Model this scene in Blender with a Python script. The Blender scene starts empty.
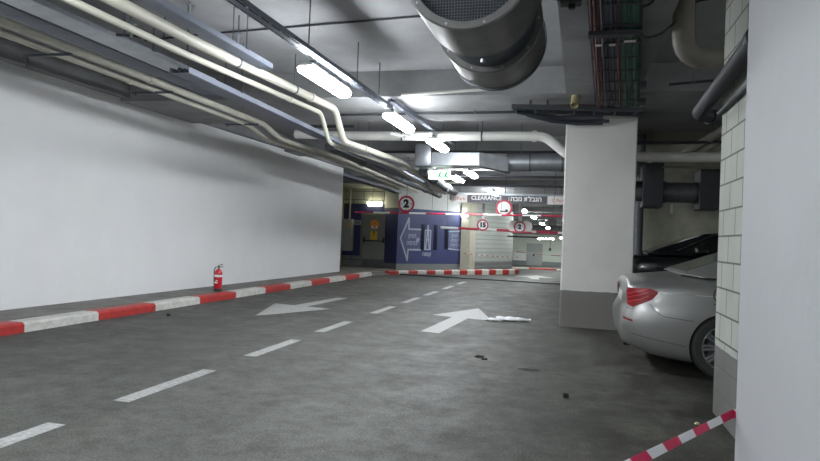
import bpy, bmesh, math, random
from mathutils import Vector, Matrix
random.seed(7)
S = bpy.context.scene
COL = S.collection
PI = math.pi

# ------------------------------------------------------------------ materials
def mat(name, col, rough=.6, metal=0., noise=0., nscale=6., bump=0., bscale=40., spec=.5, coat=0., emit=None, es=0., dark=None, trans=0., alpha=1.):
    m = bpy.data.materials.new(name); m.use_nodes = True
    nt = m.node_tree; b = nt.nodes['Principled BSDF']
    b.inputs['Base Color'].default_value = (*col, 1)
    b.inputs['Roughness'].default_value = rough
    b.inputs['Metallic'].default_value = metal
    b.inputs['Specular IOR Level'].default_value = spec
    b.inputs['Coat Weight'].default_value = coat
    b.inputs['Coat Roughness'].default_value = .08
    b.inputs['Transmission Weight'].default_value = trans
    if emit:
        b.inputs['Emission Color'].default_value = (*emit, 1); b.inputs['Emission Strength'].default_value = es
    tc = nt.nodes.new('ShaderNodeTexCoord')
    if noise:
        n = nt.nodes.new('ShaderNodeTexNoise'); n.inputs['Scale'].default_value = nscale
        n.inputs['Detail'].default_value = 6; n.inputs['Roughness'].default_value = .62
        r = nt.nodes.new('ShaderNodeValToRGB')
        d = dark or tuple(c * (1 - noise) for c in col)
        r.color_ramp.elements[0].position = .36; r.color_ramp.elements[0].color = (*d, 1)
        r.color_ramp.elements[1].position = .62; r.color_ramp.elements[1].color = (*col, 1)
        nt.links.new(tc.outputs['Object'], n.inputs['Vector']); nt.links.new(n.outputs['Fac'], r.inputs['Fac'])
        nt.links.new(r.outputs['Color'], b.inputs['Base Color'])
    if bump:
        n = nt.nodes.new('ShaderNodeTexNoise'); n.inputs['Scale'].default_value = bscale; n.inputs['Detail'].default_value = 4
        bp = nt.nodes.new('ShaderNodeBump'); bp.inputs['Strength'].default_value = bump; bp.inputs['Distance'].default_value = .02
        nt.links.new(tc.outputs['Object'], n.inputs['Vector']); nt.links.new(n.outputs['Fac'], bp.inputs['Height'])
        nt.links.new(bp.outputs['Normal'], b.inputs['Normal'])
    return m

def math_node(nt, op, a, b=None, c=None):
    n = nt.nodes.new('ShaderNodeMath'); n.operation = op
    for i, v in enumerate((a, b, c)):
        if v is None: continue
        if isinstance(v, (int, float)): n.inputs[i].default_value = v
        else: nt.links.new(v, n.inputs[i])
    return n.outputs[0]

def band_mat(name, top, low, z, rough=.7, bricks=None, axis='y', bw=.4, bh=.22, zoff=0., joint=(.16, .18, .16), noise=.1, wob=.006, mortar=.008, topcol=None, ztop=99, bumpy=.25):
    """painted wall: colour low under height z, colour top above (two real coats of paint); optional block joints"""
    m = mat(name, top, rough)
    nt = m.node_tree; b = nt.nodes['Principled BSDF']; L = nt.links.new
    geo = nt.nodes.new('ShaderNodeNewGeometry'); sp = nt.nodes.new('ShaderNodeSeparateXYZ'); L(geo.outputs['Position'], sp.inputs[0])
    n = nt.nodes.new('ShaderNodeTexNoise'); n.inputs['Scale'].default_value = 1.3; n.inputs['Detail'].default_value = 7; n.inputs['Roughness'].default_value = .65
    L(geo.outputs['Position'], n.inputs['Vector'])
    n2 = nt.nodes.new('ShaderNodeTexNoise'); n2.inputs['Scale'].default_value = 9; n2.inputs['Detail'].default_value = 3; L(geo.outputs['Position'], n2.inputs['Vector'])
    zz = math_node(nt, 'ADD', sp.outputs[2], math_node(nt, 'MULTIPLY', math_node(nt, 'SUBTRACT', n2.outputs['Fac'], .5), wob * 4))
    f = math_node(nt, 'GREATER_THAN', zz, z)
    mx = nt.nodes.new('ShaderNodeMix'); mx.data_type = 'RGBA'
    mx.inputs[6].default_value = (*low, 1); mx.inputs[7].default_value = (*top, 1); L(f, mx.inputs[0])
    out = mx.outputs[2]
    if topcol:
        f2 = math_node(nt, 'GREATER_THAN', zz, ztop)
        m3 = nt.nodes.new('ShaderNodeMix'); m3.data_type = 'RGBA'; L(f2, m3.inputs[0]); L(out, m3.inputs[6]); m3.inputs[7].default_value = (*topcol, 1)
        out = m3.outputs[2]
    r = nt.nodes.new('ShaderNodeMapRange'); r.inputs[1].default_value = .3; r.inputs[2].default_value = .7
    r.inputs[3].default_value = 1 - noise; r.inputs[4].default_value = 1; L(n.outputs['Fac'], r.inputs[0])
    m2 = nt.nodes.new('ShaderNodeMix'); m2.data_type = 'RGBA'; m2.blend_type = 'MULTIPLY'; m2.inputs[0].default_value = 1
    L(out, m2.inputs[6]); L(r.outputs[0], m2.inputs[7]); out = m2.outputs[2]
    bp = nt.nodes.new('ShaderNodeBump'); bp.inputs['Strength'].default_value = bumpy; bp.inputs['Distance'].default_value = .01
    if bricks:
        cb = nt.nodes.new('ShaderNodeCombineXYZ')
        L(sp.outputs[1 if axis == 'y' else 0], cb.inputs[0]); L(math_node(nt, 'ADD', sp.outputs[2], zoff), cb.inputs[1])
        br = nt.nodes.new('ShaderNodeTexBrick'); br.inputs['Scale'].default_value = 1
        br.inputs['Brick Width'].default_value = bw; br.inputs['Row Height'].default_value = bh; br.inputs['Mortar Size'].default_value = mortar
        br.inputs['Mortar Smooth'].default_value = .15; br.inputs['Bias'].default_value = 0
        L(cb.outputs[0], br.inputs['Vector'])
        m4 = nt.nodes.new('ShaderNodeMix'); m4.data_type = 'RGBA'; L(br.outputs['Fac'], m4.inputs[0]); L(out, m4.inputs[6]); m4.inputs[7].default_value = (*joint, 1)
        out = m4.outputs[2]
        L(math_node(nt, 'MULTIPLY', br.outputs['Fac'], -1.), bp.inputs['Height']); bp.inputs['Strength'].default_value = .8
    else:
        L(n2.outputs['Fac'], bp.inputs['Height'])
    L(bp.outputs['Normal'], b.inputs['Normal']); L(out, b.inputs['Base Color'])
    return m

def floor_mat():
    m = mat('floor_concrete', (.1, .1, .1), .42); nt = m.node_tree; b = nt.nodes['Principled BSDF']; L = nt.links.new
    geo = nt.nodes.new('ShaderNodeNewGeometry')
    def noise(sc, det=6, ro=.6, vec=None, stretch=None):
        n = nt.nodes.new('ShaderNodeTexNoise'); n.inputs['Scale'].default_value = sc; n.inputs['Detail'].default_value = det; n.inputs['Roughness'].default_value = ro
        if stretch:
            mp = nt.nodes.new('ShaderNodeMapping'); mp.inputs['Scale'].default_value = stretch; L(geo.outputs['Position'], mp.inputs[0]); L(mp.outputs[0], n.inputs['Vector'])
        else: L(geo.outputs['Position'], n.inputs['Vector'])
        return n.outputs['Fac']
    def ramp(f, p0, c0, p1, c1):
        r = nt.nodes.new('ShaderNodeValToRGB'); e = r.color_ramp.elements
        e[0].position = p0; e[0].color = (*c0, 1); e[1].position = p1; e[1].color = (*c1, 1); L(f, r.inputs[0]); return r.outputs[0]
    def mul(a, c):
        x = nt.nodes.new('ShaderNodeMix'); x.data_type = 'RGBA'; x.blend_type = 'MULTIPLY'; x.inputs[0].default_value = 1; L(a, x.inputs[6]); L(c, x.inputs[7]); return x.outputs[2]
    base = ramp(noise(.5, 8, .65), .3, FLOOR_A, .7, FLOOR_B)
    base = mul(base, ramp(noise(1, 5, .6, stretch=(1.6, .35, 1)), .3, (.78, .78, .77), .65, (1, 1, 1)))   # tyre wear, along the lane
    base = mul(base, ramp(noise(7, 6, .7), .38, (.62, .62, .59), .6, (1, 1, 1)))
    base = mul(base, ramp(noise(60, 3, .6), .40, (.5, .5, .5), .56, (1.0, 1.0, 1.0)))
    # old wet, dirty patches in the parking bays on the right
    sp = nt.nodes.new('ShaderNodeSeparateXYZ'); L(geo.outputs['Position'], sp.inputs[0])
    mr = nt.nodes.new('ShaderNodeMapRange'); mr.inputs[1].default_value = -1.1; mr.inputs[2].default_value = .4; L(sp.outputs[0], mr.inputs[0])
    st = ramp(noise(1.1, 9, .72), .42, (.36, .35, .31), .58, (.95, .93, .85))
    x = nt.nodes.new('ShaderNodeMix'); x.data_type = 'RGBA'; L(mr.outputs[0], x.inputs[0]); x.inputs[6].default_value = (1, 1, 1, 1); L(st, x.inputs[7])
    base = mul(base, x.outputs[2])
    L(base, b.inputs['Base Color'])
    rr = nt.nodes.new('ShaderNodeMapRange'); rr.inputs[1].default_value = .3; rr.inputs[2].default_value = .7; rr.inputs[3].default_value = .52; rr.inputs[4].default_value = .78
    b.inputs['Specular IOR Level'].default_value = .32
    L(noise(2.2, 6, .6), rr.inputs[0]); L(rr.outputs[0], b.inputs['Roughness'])
    bp = nt.nodes.new('ShaderNodeBump'); bp.inputs['Strength'].default_value = .35; bp.inputs['Distance'].default_value = .004; L(noise(45, 5, .7), bp.inputs['Height']); L(bp.outputs['Normal'], b.inputs['Normal'])
    return m

FLOOR_A = (.085, .087, .079); FLOOR_B = (.142, .144, .132)
M = {}
M['floor'] = floor_mat()
M['ceiling'] = mat('raw_concrete', (.34, .345, .355), .9, noise=.2, nscale=.9, bump=.3, bscale=12)
M['beam'] = mat('beam_concrete', (.30, .305, .31), .9, noise=.25, nscale=1.4, bump=.3, bscale=14)
M['wall_white'] = band_mat('white_plaster', (.84, .85, .86), (.84, .85, .86), -9, .75, noise=.05)
M['pillar'] = band_mat('pillar_paint', (.60, .595, .565), (.17, .165, .15), .609, .7, noise=.12, topcol=(.36, .355, .34), ztop=3.47)
M['column'] = band_mat('column_paint', (.40, .41, .425), (.40, .41, .425), -9, .7, noise=.06, bumpy=.5)
M['block'] = band_mat('painted_block', (.40, .42, .375), (.15, .15, .14), .58, .75, bricks=1, axis='y', bh=.2155, zoff=-.21, joint=(.10, .115, .09), noise=.28)
M['block_x'] = band_mat('painted_block_x', (.55, .58, .54), (.05, .06, .15), 2.7, .8, bricks=1, axis='x', bw=.8, bh=.4, joint=(.12, .13, .12), noise=.1, mortar=.02)
M['blue'] = band_mat('navy_paint', (.035, .045, .14), (.22, .225, .23), .53, .6, noise=.2, topcol=(.5, .53, .47), ztop=2.72, bricks=1, axis='x', bw=.9, bh=.36, zoff=.0, joint=(.03, .035, .07), mortar=.012)
M['violet'] = band_mat('violet_blue_paint', (.045, .055, .15), (.2, .205, .205), .30, .6, noise=.12, topcol=(.5, .52, .5), ztop=2.56)
M['slat'] = band_mat('pale_block_courses', (.36, .385, .36), (.17, .175, .18), .42, .7, bricks=1, axis='y', bw=40, bh=.2, joint=(.26, .28, .26), mortar=.02, noise=.1)
M['farwall'] = band_mat('far_white_wall', (.72, .78, .70), (.27, .29, .3), -.35, .7, noise=.06)
M['khaki'] = mat('bare_khaki_wall', (.40, .40, .32), .9, noise=.3, nscale=1.6)
M['sidewalk'] = mat('sidewalk_concrete', (.21, .205, .19), .85, noise=.35, nscale=2.5, bump=.4)
M['red_paint'] = mat('kerb_red', (.45, .035, .03), .55, noise=.3, nscale=9)
M['white_paint'] = mat('kerb_white', (.60, .60, .56), .6, noise=.25, nscale=9)
M['mark'] = mat('road_paint', (.35, .355, .345), .6, noise=.45, nscale=30)
M['pipe_cream'] = mat('cream_pipe', (.56, .545, .465), .5, noise=.12, nscale=3)
M['pipe_white'] = mat('white_pipe', (.70, .70, .66), .42, noise=.1, nscale=3)
M['pipe_beige'] = mat('beige_pipe', (.20, .185, .155), .6, noise=.25, nscale=3)
M['pipe_dark'] = mat('dark_pipe', (.03, .033, .042), .6, noise=.2, nscale=5)
M['galv'] = mat('galvanised', (.42, .45, .48), .38, .85, noise=.2, nscale=5)
M['galv_dull'] = mat('galvanised_dull', (.14, .15, .16), .55, .4, noise=.3, nscale=4)
M['steel'] = mat('dark_steel', (.10, .11, .13), .5, .6)
M['tray'] = mat('tray_steel', (.20, .22, .27), .5, .4)
M['black'] = mat('black_rubber', (.012, .012, .014), .55)
M['cable'] = mat('cable_sheath', (.035, .04, .055), .5)
M['cable_red'] = mat('red_cable', (.075, .012, .014), .6)
M['cable_green'] = mat('green_cable', (.01, .075, .05), .6)
M['cable_blue'] = mat('violet_cable', (.03, .03, .07), .5)
M['fan_paint'] = mat('fan_case', (.17, .17, .165), .42, .6, noise=.2, nscale=6)
M['fan_dark'] = mat('fan_motor_case', (.03, .04, .06), .4, .3)
M['navy_dark'] = mat('slit_dark', (.01, .012, .03), .3)
M['door_grey'] = mat('door_grey', (.19, .20, .18), .5, noise=.12, nscale=3)
M['door_pale'] = mat('door_pale', (.42, .45, .45), .5)
M['cab_grey'] = mat('cabinet_grey', (.40, .41, .38), .5)
M['yellow'] = mat('sign_yellow', (.75, .5, .05), .5)
M['orange'] = mat('sign_orange', (.8, .33, .05), .45)
M['white'] = mat('plain_white', (.85, .85, .84), .5)
M['paper'] = mat('printed_white', (.78, .75, .72), .55)
M['ink'] = mat('ink_black', (.01, .01, .012), .5)
M['ink_red'] = mat('ink_red', (.5, .1, .08), .5)
M['sign_red'] = mat('sign_red', (.48, .03, .07), .4)
M['sign_back'] = mat('board_dark', (.10, .10, .115), .5)
M['lettering'] = mat('wall_lettering', (.36, .40, .48), .6)
M['green'] = mat('exit_green', (.0, .22, .09), .4, emit=(.0, .5, .2), es=.8)
M['exit_face'] = mat('exit_face_lit', (.8, .85, .8), .5, emit=(.9, 1., .9), es=1.6)
LE = 112.
M['lamp'] = mat('lamp_diffuser', (.9, .9, .9), .4, emit=(.92, .96, 1.), es=LE)
M['lamp_warm'] = mat('lamp_diffuser_warm', (.9, .9, .85), .4, emit=(1., .93, .62), es=16.)
M['lamp_far'] = mat('lamp_diffuser_far', (.9, .9, .9), .4, emit=(.95, 1., .98), es=95.)
M['lamp_case'] = mat('lamp_case', (.55, .56, .56), .5)
M['ext_red'] = mat('extinguisher_red', (.55, .012, .03), .25, coat=.5)
M['tape_red'] = mat('tape_red', (.62, .02, .09), .35)
M['tape_white'] = mat('tape_white', (.78, .78, .80), .35)
M['car_silver'] = mat('silver_metallic_paint', (.29, .292, .285), .34, .65, coat=.5)
M['car_black'] = mat('black_car_paint', (.006, .007, .01), .2, coat=1.)
M['car_glass'] = mat('car_glass', (.012, .016, .014), .06, spec=.9)
M['car_glass_pale'] = mat('car_glass_pale', (.10, .11, .09), .12, spec=.9)
M['chrome'] = mat('chrome', (.75, .75, .77), .12, 1.)
M['rim'] = mat('alloy_rim', (.42, .43, .45), .3, .9)
M['tyre'] = mat('tyre_rubber', (.018, .018, .018), .8)
M['tail_red'] = mat('tail_lamp_red', (.20, .003, .006), .35, spec=.3)
M['tail_bright'] = mat('tail_lamp_bright', (.5, .02, .035), .3)
M['plastic_dark'] = mat('dark_plastic', (.02, .02, .022), .55)
M['clear_plastic'] = mat('clear_plastic', (.85, .88, .9), .18, trans=.2, noise=.2, nscale=30)
M['dirt'] = mat('dark_litter', (.02, .02, .018), .8, noise=.4, nscale=30)
M['stain'] = mat('oil_stain', (.012, .011, .010), .85, noise=.4, nscale=9)
M['yellowish'] = mat('yellowed_plastic', (.42, .38, .20), .5)
M['hose'] = mat('hose_black', (.012, .012, .012), .5)

# ------------------------------------------------------------------ mesh helpers
def link(name, me, m, parent=None):
    o = bpy.data.objects.new(name, me); COL.objects.link(o)
    for x in (m if isinstance(m, (list, tuple)) else [m]): me.materials.append(x)
    if parent is not None: o.parent = parent
    return o
def ob(name, bm, m, parent=None, smooth=None):
    bmesh.ops.recalc_face_normals(bm, faces=bm.faces)
    me = bpy.data.meshes.new(name); bm.to_mesh(me); bm.free()
    if smooth:
        for p in me.polygons: p.use_smooth = True
        me.set_sharp_from_angle(angle=math.radians(smooth))
    return link(name, me, m, parent)
def tag(o, label, cat, group=None, kind=None):
    o['label'] = label; o['category'] = cat
    if group: o['group'] = group
    if kind: o['kind'] = kind
    return o
def thing(name, label, cat, loc=(0, 0, 0), rz=0., group=None):
    o = bpy.data.objects.new(name, None); COL.objects.link(o); o.empty_display_size = .1
    o.location = loc; o.rotation_euler = (0, 0, rz)
    return tag(o, label, cat, group)
def struct(name, bm, m, parent=None, smooth=None, label=None):
    o = ob(name, bm, m, parent, smooth)
    if parent is None: o['kind'] = 'structure'
    if label: o['label'] = label
    return o
def box(bm, x0, x1, y0, y1, z0, z1, mi=0, bev=0.):
    vs = [bm.verts.new(p) for p in [(x0,y0,z0),(x1,y0,z0),(x1,y1,z0),(x0,y1,z0),(x0,y0,z1),(x1,y0,z1),(x1,y1,z1),(x0,y1,z1)]]
    fs = [bm.faces.new([vs[i] for i in q]) for q in [(0,3,2,1),(4,5,6,7),(0,1,5,4),(1,2,6,5),(2,3,7,6),(3,0,4,7)]]
    for f in fs: f.material_index = mi
    if bev:
        bmesh.ops.bevel(bm, geom=list({e for f in fs for e in f.edges}), offset=bev, segments=2, affect='EDGES', profile=.5)
    return fs
def prism(bm, pts, z0, z1, mi=0):
    """vertical prism over plan polygon pts; z0/z1 numbers or lists"""
    n = len(pts); Z0 = z0 if isinstance(z0, list) else [z0]*n; Z1 = z1 if isinstance(z1, list) else [z1]*n
    a = [bm.verts.new((p[0], p[1], Z0[i])) for i, p in enumerate(pts)]; b = [bm.verts.new((p[0], p[1], Z1[i])) for i, p in enumerate(pts)]
    fs = [bm.faces.new(a[::-1]), bm.faces.new(b)]
    for i in range(n): fs.append(bm.faces.new([a[i], a[(i+1)%n], b[(i+1)%n], b[i]]))
    for f in fs: f.material_index = mi
def frame_of(d):
    d = d.normalized(); u = Vector((0, 0, 1)) if abs(d.z) < .95 else Vector((1, 0, 0))
    a = d.cross(u).normalized(); return a, d.cross(a).normalized()
def cyl(bm, p0, p1, r0, r1=None, n=16, mi=0, cap=True):
    p0, p1 = Vector(p0), Vector(p1); r1 = r0 if r1 is None else r1
    a, b = frame_of(p1 - p0); R = []
    for p, r in ((p0, r0), (p1, r1)):
        R.append([bm.verts.new(p + a*r*math.cos(2*PI*k/n) + b*r*math.sin(2*PI*k/n)) for k in range(n)])
    for k in range(n):
        f = bm.faces.new([R[0][k], R[0][(k+1)%n], R[1][(k+1)%n], R[1][k]]); f.material_index = mi
    if cap:
        for q in (R[0][::-1], R[1]): f = bm.faces.new(q); f.material_index = mi
def fillet(pts, rad, seg=6):
    P = [Vector(p) for p in pts]; out = [P[0]]
    for i in range(1, len(P)-1):
        a, b, c = P[i-1], P[i], P[i+1]
        r = min(rad, (a-b).length*.48, (c-b).length*.48); u = b + (a-b).normalized()*r; v = b + (c-b).normalized()*r
        for k in range(seg+1):
            t = k/seg; out.append(u*(1-t)**2 + b*2*t*(1-t) + v*t*t)
    out.append(P[-1]); return out
def tube(bm, pts, r, n=12, mi=0, rad=0, cap=True):
    P = fillet(pts, rad) if rad else [Vector(p) for p in pts]
    rings = []; a = None
    for i, p in enumerate(P):
        d = (P[min(i+1, len(P)-1)] - P[max(i-1, 0)]).normalized()
        if a is None: a, b = frame_of(d)
        else:
            a = (a - d*a.dot(d)).normalized(); b = d.cross(a).normalized()
        rings.append([bm.verts.new(p + a*r*math.cos(2*PI*k/n) + b*r*math.sin(2*PI*k/n)) for k in range(n)])
    for i in range(len(rings)-1):
        for k in range(n):
            f = bm.faces.new([rings[i][k], rings[i][(k+1)%n], rings[i+1][(k+1)%n], rings[i+1][k]]); f.material_index = mi
    if cap:
        for q in (rings[0][::-1], rings[-1]): f = bm.faces.new(q); f.material_index = mi
def lathe(bm, prof, org=(0,0,0), ax='z', n=32, mi=0):
    """revolve (r, h) profile about an axis through org"""
    o = Vector(org); rings = []
    for r, h in prof:
        ring = []
        for k in range(n):
            c, s = math.cos(2*PI*k/n)*r, math.sin(2*PI*k/n)*r
            v = {'z': Vector((c, s, h)), 'y': Vector((c, h, s)), 'x': Vector((h, c, s))}[ax]
            ring.append(bm.verts.new(o + v))
        rings.append(ring)
    for i in range(len(rings)-1):
        for k in range(n):
            f = bm.faces.new([rings[i][k], rings[i][(k+1)%n], rings[i+1][(k+1)%n], rings[i+1][k]]); f.material_index = mi
def N(): return bmesh.new()
def bar(bm, p0, p1, w, h, mi=0):
    """rectangular bar between two points, w sideways, h in height"""
    p0, p1 = Vector(p0), Vector(p1); d = (p1-p0).normalized()
    s = d.cross(Vector((0,0,1))); s = s.normalized() if s.length > .05 else Vector((1,0,0)); t = s.cross(d).normalized()
    q = [[bm.verts.new(p + s*a*w/2 + t*b*h/2) for a, b in ((-1,-1),(1,-1),(1,1),(-1,1))] for p in (p0, p1)]
    fs = [bm.faces.new(q[0][::-1]), bm.faces.new(q[1])] + [bm.faces.new([q[0][k], q[0][(k+1)%4], q[1][(k+1)%4], q[1][k]]) for k in range(4)]
    for f in fs: f.material_index = mi
def text_mesh(s, size, m, name, parent, loc, rot, depth=.004, sx=1., align='CENTER', bold=0.):
    c = bpy.data.curves.new(name, 'FONT'); c.body = s; c.size = size; c.extrude = depth; c.align_x = align; c.align_y = 'CENTER'; c.offset = bold; c.resolution_u = 3
    t = bpy.data.objects.new('tmp', c); COL.objects.link(t); bpy.context.view_layer.update()
    me = bpy.data.meshes.new_from_object(t.evaluated_get(bpy.context.evaluated_depsgraph_get()))
    bpy.data.objects.remove(t); me.materials.clear()
    o = link(name, me, m, parent); o.location = loc; o.rotation_euler = rot; o.scale = (sx, 1, 1); return o
def copy_tree(root, loc=None, rz=None, label=None):
    r = root.copy(); COL.objects.link(r)
    if loc is not None: r.location = loc
    if rz is not None: r.rotation_euler = (0, 0, rz)
    if label: r['label'] = label
    for ch in root.children:
        c = ch.copy(); COL.objects.link(c); c.parent = r
        for g in ch.children:
            d = g.copy(); COL.objects.link(d); d.parent = c
    return r

# ------------------------------------------------------------------ setting
bm = N()
prof = [(-8, 0), (22.2, 0), (24, -.02), (34, -.33), (44, -.66), (50, -.84), (60, -.86)]
vl = [[bm.verts.new((x, y, z)) for x in (-14, 9)] for y, z in prof]
vb = [[bm.verts.new((x, y, z-.3)) for x in (-14, 9)] for y, z in prof]
for i in range(len(prof)-1):
    bm.faces.new([vl[i][0], vl[i][1], vl[i+1][1], vl[i+1][0]]); bm.faces.new([vb[i][0], vb[i+1][0], vb[i+1][1], vb[i][1]])
struct('floor', bm, M['floor'])
def floor_z(y):
    for (a, za), (b, zb) in zip(prof, prof[1:]):
        if y <= b: return za + (zb-za)*(y-a)/(b-a)
    return prof[-1][1]
bm = N(); box(bm, -14, 9, -8, 24, 4.03, 4.3); struct('ceiling', bm, M['ceiling'])
# lower, falling ceiling over the ramp
bm = N(); prism(bm, [(-14, 24), (9, 24), (9, 34), (-14, 34)], [3.45, 3.45, 2.85, 2.85], [4.3]*4)
prism(bm, [(-14, 34), (9, 34), (9, 60), (-14, 60)], [2.85, 2.85, 1.95, 1.95], [4.3]*4)
struct('ceiling_ramp', bm, M['beam'])
for y0, y1, zb in ((-.9, .3, 3.6), (9.75, 11.9, 3.62), (16.2, 17.2, 3.62), (21.4, 22.4, 3.5)):
    bm = N(); box(bm, -8.6, 9, y0, y1, zb, 4.05); struct('ceiling_beam', bm, M['beam'])
for y in (27, 31, 35, 39.5, 44, 49):
    zc = 3.45 - (y-24)*.06 if y < 34 else 2.85-(y-34)*.0346
    bm = N(); box(bm, -8.6, 9, y, y+.6, zc-.22, zc+.1); struct('ceiling_beam', bm, M['beam'])
bm = N(); prism(bm, [(-.36, -8), (.84, -8), (.84, 24), (-.17, 24), (-.17, 9.8)], 3.59, 4.04); struct('ceiling_beam', bm, M['beam'])         # over the pillar row
bm = N(); prism(bm, [(-8.6, -8), (-7.93, -8), (-7.6, 20.7), (-8.6, 20.7)], 3.68, 4.05); struct('ceiling_beam', bm, M['beam'])
bm = N(); prism(bm, [(-8.6, -8), (-8.21, -8), (-7.72, 20.7), (-8.6, 20.7)], 0, 3.72); struct('wall_left', bm, M['wall_white'])
bm = N(); box(bm, -14, 9, -8.3, -8, -.1, 4.3); struct('wall_rear', bm, M['wall_white'])
bm = N(); box(bm, 8.8, 9, -8, 60, -1, 4.3); struct('wall_right', bm, M['khaki'])
# sidewalk behind the kerb, and beyond the white wall
bm = N()
prism(bm, [(-8.3, -8), (-6.98, -8), (-6.95, 21.4), (-6.6, 22.6), (-6.05, 23.6), (-4.66, 26.5), (-2.9, 30.4), (-3.1, 31.9), (-7.2, 31.9), (-14, 31.9), (-14, 20), (-8.3, 20)],
      [-.1]*3 + [-.1]*3 + [-.4]*3 + [-.1]*3, [.12]*6 + [.02, -.0, -.0, .12, .12, .12])
struct('sidewalk', bm, M['sidewalk'])
# kerb: painted red and white blocks of one continuous kerb
def kerb(path, seg, first_red, w, zf, h=.13):
    bm = N(); pts = [Vector((p[0], p[1], 0)) for p in path]
    cum = [0.]
    for a, b in zip(pts, pts[1:]): cum.append(cum[-1] + (b-a).length)
    def at(s):
        for i in range(len(pts)-1):
            if s <= cum[i+1] or i == len(pts)-2:
                t = (s-cum[i])/(cum[i+1]-cum[i]); return pts[i].lerp(pts[i+1], t), (pts[i+1]-pts[i]).normalized()
    cuts = sorted(set([k*seg for k in range(int(cum[-1]/seg)+1)] + cum))
    for a, b in zip(cuts, cuts[1:]):
        if b-a < .02: continue
        red = (int((a+b)/2/seg) % 2 == 0) == first_red
        pa, d = at(a+1e-4); pb, _ = at(b-1e-4); n = Vector((-d.y, d.x, 0))
        za, zb = zf(pa.y), zf(pb.y); g = d*.004
        sec = [(0, -.1), (0, h-.03), (.03, h), (w, h), (w, -.1)]
        ra = [bm.verts.new(pa + g + n*o + Vector((0, 0, za+z))) for o, z in sec]; rb = [bm.verts.new(pb - g + n*o + Vector((0, 0, zb+z))) for o, z in sec]
        for k in range(5):
            f = bm.faces.new([ra[k], ra[(k+1)%5], rb[(k+1)%5], rb[k]]); f.material_index = 0 if red else 1
        for q in (ra, rb[::-1]): f = bm.faces.new(q); f.material_index = 0 if red else 1
    return bm
kp = [(-6.72, -7.9)] + [(-6.72, 21.2)]
struct('kerb', kerb([(-6.72, 6.7-1.32*10), (-6.72, 21.2)], 1.32, False, .26, lambda y: 0), [M['red_paint'], M['white_paint']])
bm = kerb([(-6.72, 21.2), (-6.45, 22.4)], 3., False, .26, lambda y: -.075); struct('kerb', bm, [M['white_paint'], M['sidewalk']])
def zk(y): return 0 if y < 23 else -.0 - (y-23)*.009
struct('kerb', kerb([(-6.45, 22.4), (-5.9, 23.5), (-4.5, 26.4), (-2.62, 30.2), (-2.45, 30.8)], .55, True, .25, zk), [M['red_paint'], M['white_paint']])
struct('kerb', kerb([(1.5, 52.5), (-5.6, 52.5)][::-1], 2.2, False, .3, lambda y: -.86), [M['red_paint'], M['white_paint']])
bm = N(); box(bm, -9, 2, 52.7, 58.2, -1, -.75); struct('sidewalk', bm, M['sidewalk'])
# door wall, arrow wall, course wall, far wall, bay wall
bm = N(); box(bm, -11.5, -6.86, 25.5, 25.8, -.1, 4.1); struct('wall_service', bm, M['blue'])
bm = N(); box(bm, -10.2, -9.42, 25.0, 25.5, -.1, 4.1); struct('wall_niche', bm, mat('yellowed_block', (.5, .47, .28), .8, noise=.2, nscale=3))
Aa, Ab, Ac = (-6.86, 24.85), (-4.72, 27.6), (-2.85, 31.5)
def wall_strip(name, a, b, th, z0, z1, m):
    a, b = Vector((*a, 0)), Vector((*b, 0)); d = (b-a).normalized(); n = Vector((-d.y, d.x, 0))*th
    bm = N(); prism(bm, [a, b, b+n, a+n], z0, z1); return struct(name, bm, m)
wall_strip('wall_arrow', Aa, Ab, .95, -.3, 3.7, M['violet'])
wall_strip('wall_courses', (-4.38, 27.9), Ac, .5, -.4, 3.5, M['slat'])
bm = N(); prism(bm, [(-4.72, 27.45), (-4.34, 27.55), (-4.2, 28.3), (-4.9, 28.3)], -.3, 3.5); struct('pillar_cream', bm, mat('cream_pillar', (.42, .40, .32), .7, noise=.1))
bm = N(); box(bm, -9, 9, 58, 58.3, -1.2, 2.2); struct('wall_far', bm, M['farwall'])
bm = N(); box(bm, .76, 8.9, 15.6, 15.9, -.1, 4.1); struct('wall_bay', bm, M['khaki'])
# pillars of the row, and the near one
for y in (11.0, 22.6, 33., 43.):
    z0 = floor_z(y+.9)-.1
    zt = 3.6 if y < 23 else (2.95 if y < 34 else 2.6)
    bm = N(); box(bm, -.18, .96, y, y+.9, z0, zt, bev=.02); struct('concrete_pillar', bm, M['pillar'])
bm = N(); box(bm, 1.02, 1.75, 1.5, 4.4, -.05, 4.04, bev=.012); struct('white_pillar', bm, M['column'])
bm = N(); box(bm, 1.205, 1.45, 4.38, 5.97, -.05, 4.04); struct('wall_block', bm, M['block'])
# road paint
def paint(name, polys, label=None, m='mark'):
    bm = N()
    for k, p in enumerate(polys): bm.faces.new([bm.verts.new((x, y, floor_z(y)+.004+.0006*k)) for x, y in p])
    o = ob(name, bm, M[m]); return o
for y0, y1 in ((1.2, 2.5), (2.5, 3.75), (4.4, 5.7), (6.5, 7.75), (8.5, 9.75), (11.0, 12.3), (13.1, 14.4), (15.1, 16.4), (17.3, 18.6), (19.5, 20.7)):
    if y0 == 2.5: y0 = 2.9
    if y0 == 1.2: y1 = 1.6
    xc = -3.45 + max(0, y0-8)*.006
    paint('road_marking', [[(xc-.075, y0), (xc+.075, y0+.0), (xc+.075, y1), (xc-.075, y1)]])['kind'] = 'structure'
o = paint('arrow_marking', [[(-2.15, 9.3), (-1.86, 9.22), (-1.74, 11.35), (-2.03, 11.45)], [(-2.42, 11.36), (-1.30, 11.08), (-1.81, 12.95)]])
tag(o, 'white arrow painted on the road pointing away, nearest the crushed bottle', 'road arrow')
o = paint('arrow_marking', [[(-5.04, 9.62), (-5.60, 11.5), (-4.32, 11.22)], [(-5.16, 11.3), (-4.86, 11.25), (-4.74, 13.3), (-4.98, 13.3)]])
tag(o, 'worn white arrow painted in the lane beside the kerb, pointing at the viewer', 'road arrow')
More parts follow.
